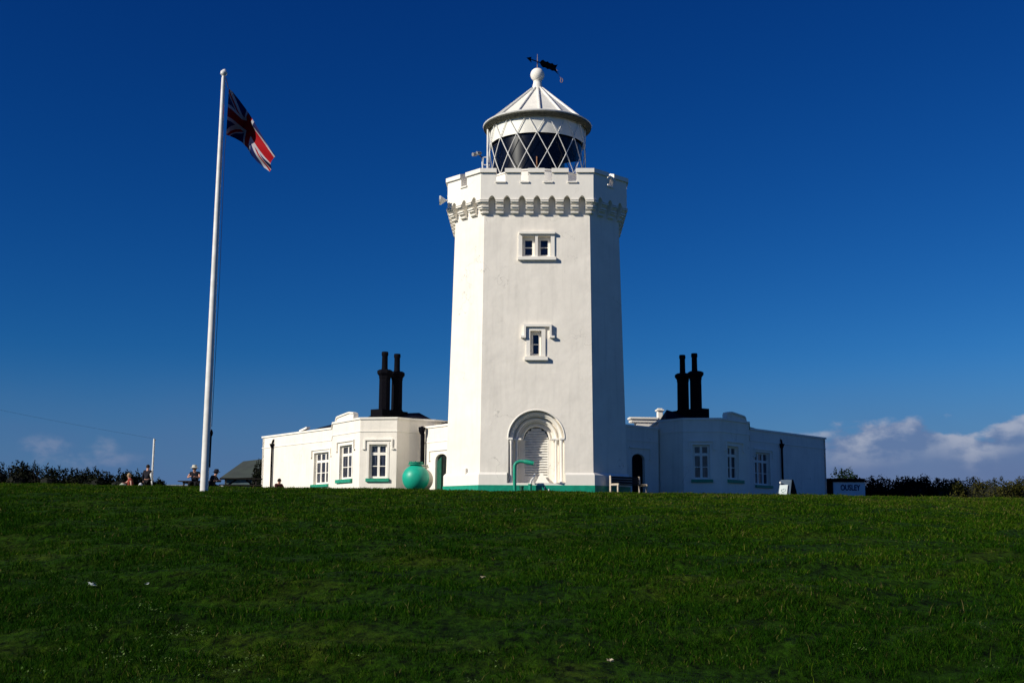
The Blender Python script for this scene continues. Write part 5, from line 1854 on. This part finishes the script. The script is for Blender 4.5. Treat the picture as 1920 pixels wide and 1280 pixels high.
# ------------------------------------------------------------------ sky, sun, camera
def build_world():
    w = bpy.data.worlds.new('World'); SC.world = w; w.use_nodes = True
    nt = w.node_tree; nt.nodes.clear()
    L, N = nt.links.new, nt.nodes.new
    sk = N('ShaderNodeTexSky'); sk.sky_type = 'NISHITA'; sk.sun_disc = False
    sk.sun_elevation = R(SUN_EL); sk.sun_rotation = R(180 + SUN_AZ)
    sk.air_density = 1.0; sk.dust_density = 0.0; sk.ozone_density = 3.0
    # deepen the sky per channel (polarised, saturated camera response)
    sep = N('ShaderNodeSeparateColor'); cmb = N('ShaderNodeCombineColor')
    sc = N('ShaderNodeVectorMath'); sc.operation = 'SCALE'; sc.inputs['Scale'].default_value = .1
    L(sk.outputs[0], sc.inputs[0]); L(sc.outputs[0], sep.inputs[0])
    for i, (ex, k) in enumerate(((2.65, .50), (1.56, .458), (1.22, .68))):
        p = N('ShaderNodeMath'); p.operation = 'POWER'; p.inputs[1].default_value = ex
        m = N('ShaderNodeMath'); m.operation = 'MULTIPLY'; m.inputs[1].default_value = k * 10
        L(sep.outputs[i], p.inputs[0]); L(p.outputs[0], m.inputs[0]); L(m.outputs[0], cmb.inputs[i])
    # clouds low on the horizon
    g = N('ShaderNodeTexCoord')
    sx = N('ShaderNodeSeparateXYZ'); L(g.outputs['Generated'], sx.inputs[0])

    def M(op, a, b=None, c=None):
        n = N('ShaderNodeMath'); n.operation = op
        for i, v in enumerate((a, b, c)):
            if v is None: continue
            if isinstance(v, (int, float)): n.inputs[i].default_value = v
            else: L(v, n.inputs[i])
        return n.outputs[0]

    def rng(v, a, b, c=0.0, d=1.0, smooth=True):
        n = N('ShaderNodeMapRange'); n.interpolation_type = 'SMOOTHSTEP' if smooth else 'LINEAR'
        L(v, n.inputs[0])
        for i, x in enumerate((a, b, c, d)): n.inputs[i + 1].default_value = x
        return n.outputs[0]
    az = M('ARCTAN2', sx.outputs[0], sx.outputs[1])            # 0 straight ahead, + to the right
    hyp = M('SQRT', M('ADD', M('MULTIPLY', sx.outputs[0], sx.outputs[0]), M('MULTIPLY', sx.outputs[1], sx.outputs[1])))
    el = M('ARCTAN2', sx.outputs[2], hyp)
    vec = N('ShaderNodeCombineXYZ'); L(az, vec.inputs[0]); L(M('MULTIPLY', el, 1.7), vec.inputs[1])

    def noise(scale, detail, rough=.55, off=0.0):
        mp = N('ShaderNodeMapping'); mp.inputs['Location'].default_value = (off, off * .7, off)
        L(vec.outputs[0], mp.inputs['Vector'])
        n = N('ShaderNodeTexNoise'); n.inputs['Scale'].default_value = scale; n.inputs['Detail'].default_value = detail; n.inputs['Roughness'].default_value = rough
        L(mp.outputs[0], n.inputs['Vector']); return n.outputs['Fac']
    n1 = noise(21, 6, .47, 3.1); n2 = noise(9, 4, .5, 7.7); n3 = noise(60, 5, .6, 1.2)
    # cumulus bank: top height follows a slow noise; only some azimuths carry cloud
    def bump(a0, w, h):
        p = M('DIVIDE', M('SUBTRACT', az, a0), w)
        return M('MULTIPLY', M('EXPONENT', M('MULTIPLY', M('MULTIPLY', p, p), -1.0)), h)
    H = M('ADD', .0795, M('ADD', bump(.328, .030, .008), M('ADD', bump(.360, .012, -.007), M('MULTIPLY', rng(az, .370, .390), .010))))
    dn = noise(27, 7, .5, 3.1)
    vs = N('ShaderNodeVectorMath'); vs.operation = 'ADD'; vs.inputs[1].default_value = (-.006, .010, 0); L(vec.outputs[0], vs.inputs[0])
    mp2 = N('ShaderNodeMapping'); mp2.inputs['Location'].default_value = (3.1, 2.17, 3.1); L(vs.outputs[0], mp2.inputs['Vector'])
    ds_ = N('ShaderNodeTexNoise'); ds_.inputs['Scale'].default_value = 27; ds_.inputs['Detail'].default_value = 7; ds_.inputs['Roughness'].default_value = .5
    L(mp2.outputs[0], ds_.inputs['Vector'])
    body = M('ADD', M('DIVIDE', M('SUBTRACT', H, el), .009), M('MULTIPLY', M('SUBTRACT', dn, .5), 7.0))
    rm = rng(az, .20, .27)
    dR = M('MULTIPLY', M('MULTIPLY', rng(body, -.25, .75), rm), rng(el, .106, .096))
    lit = M('MULTIPLY', rng(M('SUBTRACT', dn, ds_.outputs['Fac']), -.13, .16), rng(M('SUBTRACT', H, el), .036, .004))
    def puff(a0, e0, wa, we):
        p, q = M('DIVIDE', M('SUBTRACT', az, a0), wa), M('DIVIDE', M('SUBTRACT', el, e0), we)
        return M('EXPONENT', M('MULTIPLY', M('ADD', M('MULTIPLY', p, p), M('MULTIPLY', q, q)), -1.0))
    pf = M('MAXIMUM', M('MAXIMUM', puff(-.362, .0635, .020, .010), puff(-.320, .063, .013, .010)), M('MULTIPLY', puff(-.335, .055, .05, .009), .75))
    n4 = noise(48, 6, .55, 9.4)
    dL = M('MULTIPLY', rng(M('MULTIPLY', pf, M('ADD', -.55, M('MULTIPLY', n4, 2.6))), .18, .80), .48)
    cov = M('MAXIMUM', dR, dL)
    haze = M('MULTIPLY', rng(el, .15, .03), M('ADD', .62, M('MULTIPLY', rng(n2, .35, .7), .26)))
    # shading of cloud: bright crests, mauve-blue body
    cr = N('ShaderNodeMix'); cr.data_type = 'RGBA'
    cr.inputs[6].default_value = (.44, .45, .53, 1); cr.inputs[7].default_value = (.125, .175, .33, 1)
    L(M('SUBTRACT', 1.0, M('ADD', M('MULTIPLY', lit, M('GREATER_THAN', az, 0.0)), M('MULTIPLY', M('LESS_THAN', az, 0.0), .5))), cr.inputs[0])
    mxh = N('ShaderNodeMix'); mxh.data_type = 'RGBA'
    L(haze, mxh.inputs[0]); L(cmb.outputs[0], mxh.inputs[6])
    # scaled so both sit in the same units as the sky (background strength .1)
    hz = N('ShaderNodeRGB'); hz.outputs[0].default_value = (.76, 1.50, 3.3, 1)
    L(hz.outputs[0], mxh.inputs[7])
    c10 = N('ShaderNodeVectorMath'); c10.operation = 'SCALE'; c10.inputs['Scale'].default_value = 10
    L(cr.outputs[2], c10.inputs[0])
    mxc = N('ShaderNodeMix'); mxc.data_type = 'RGBA'
    L(M('MULTIPLY', cov, .70), mxc.inputs[0]); L(mxh.outputs[2], mxc.inputs[6]); L(c10.outputs[0], mxc.inputs[7])
    b = N('ShaderNodeBackground'); b.inputs[1].default_value = .1
    o = N('ShaderNodeOutputWorld')
    L(mxc.outputs[2], b.inputs[0]); L(b.outputs[0], o.inputs[0])


SUN_AZ, SUN_EL = 58.5, 28.0


def build_light_camera():
    l = bpy.data.lights.new('sun', 'SUN'); l.energy = 5.0; l.angle = R(.53); l.color = (1.0, .935, .81)
    o = bpy.data.objects.new('sun', l); COL.objects.link(o)
    a, e = R(SUN_AZ), R(SUN_EL)
    to = Vector((-math.sin(a) * math.cos(e), -math.cos(a) * math.cos(e), math.sin(e)))
    o.rotation_euler = to.to_track_quat('Z', 'Y').to_euler()
    c = bpy.data.cameras.new('camera'); c.sensor_width = 36; c.lens = F / 1920 * 36; c.clip_end = 6000; c.clip_start = .05
    co = bpy.data.objects.new('camera', c); COL.objects.link(co)
    mw = Matrix((CR, CU, -f0)).transposed().to_4x4()
    co.matrix_world = mw
    SC.camera = co
    SC.view_settings.view_transform = 'Standard'; SC.view_settings.look = 'None'
    SC.view_settings.exposure = 0; SC.view_settings.gamma = 1
    SC.cycles.max_bounces = 6; SC.cycles.transparent_max_bounces = 12


build_world()
build_light_camera()
build_ground()
build_grass()
build_lighthouse()
build_cottage('left')
build_cottage('right')
build_flagpole()
build_plants()
build_people()
build_things()
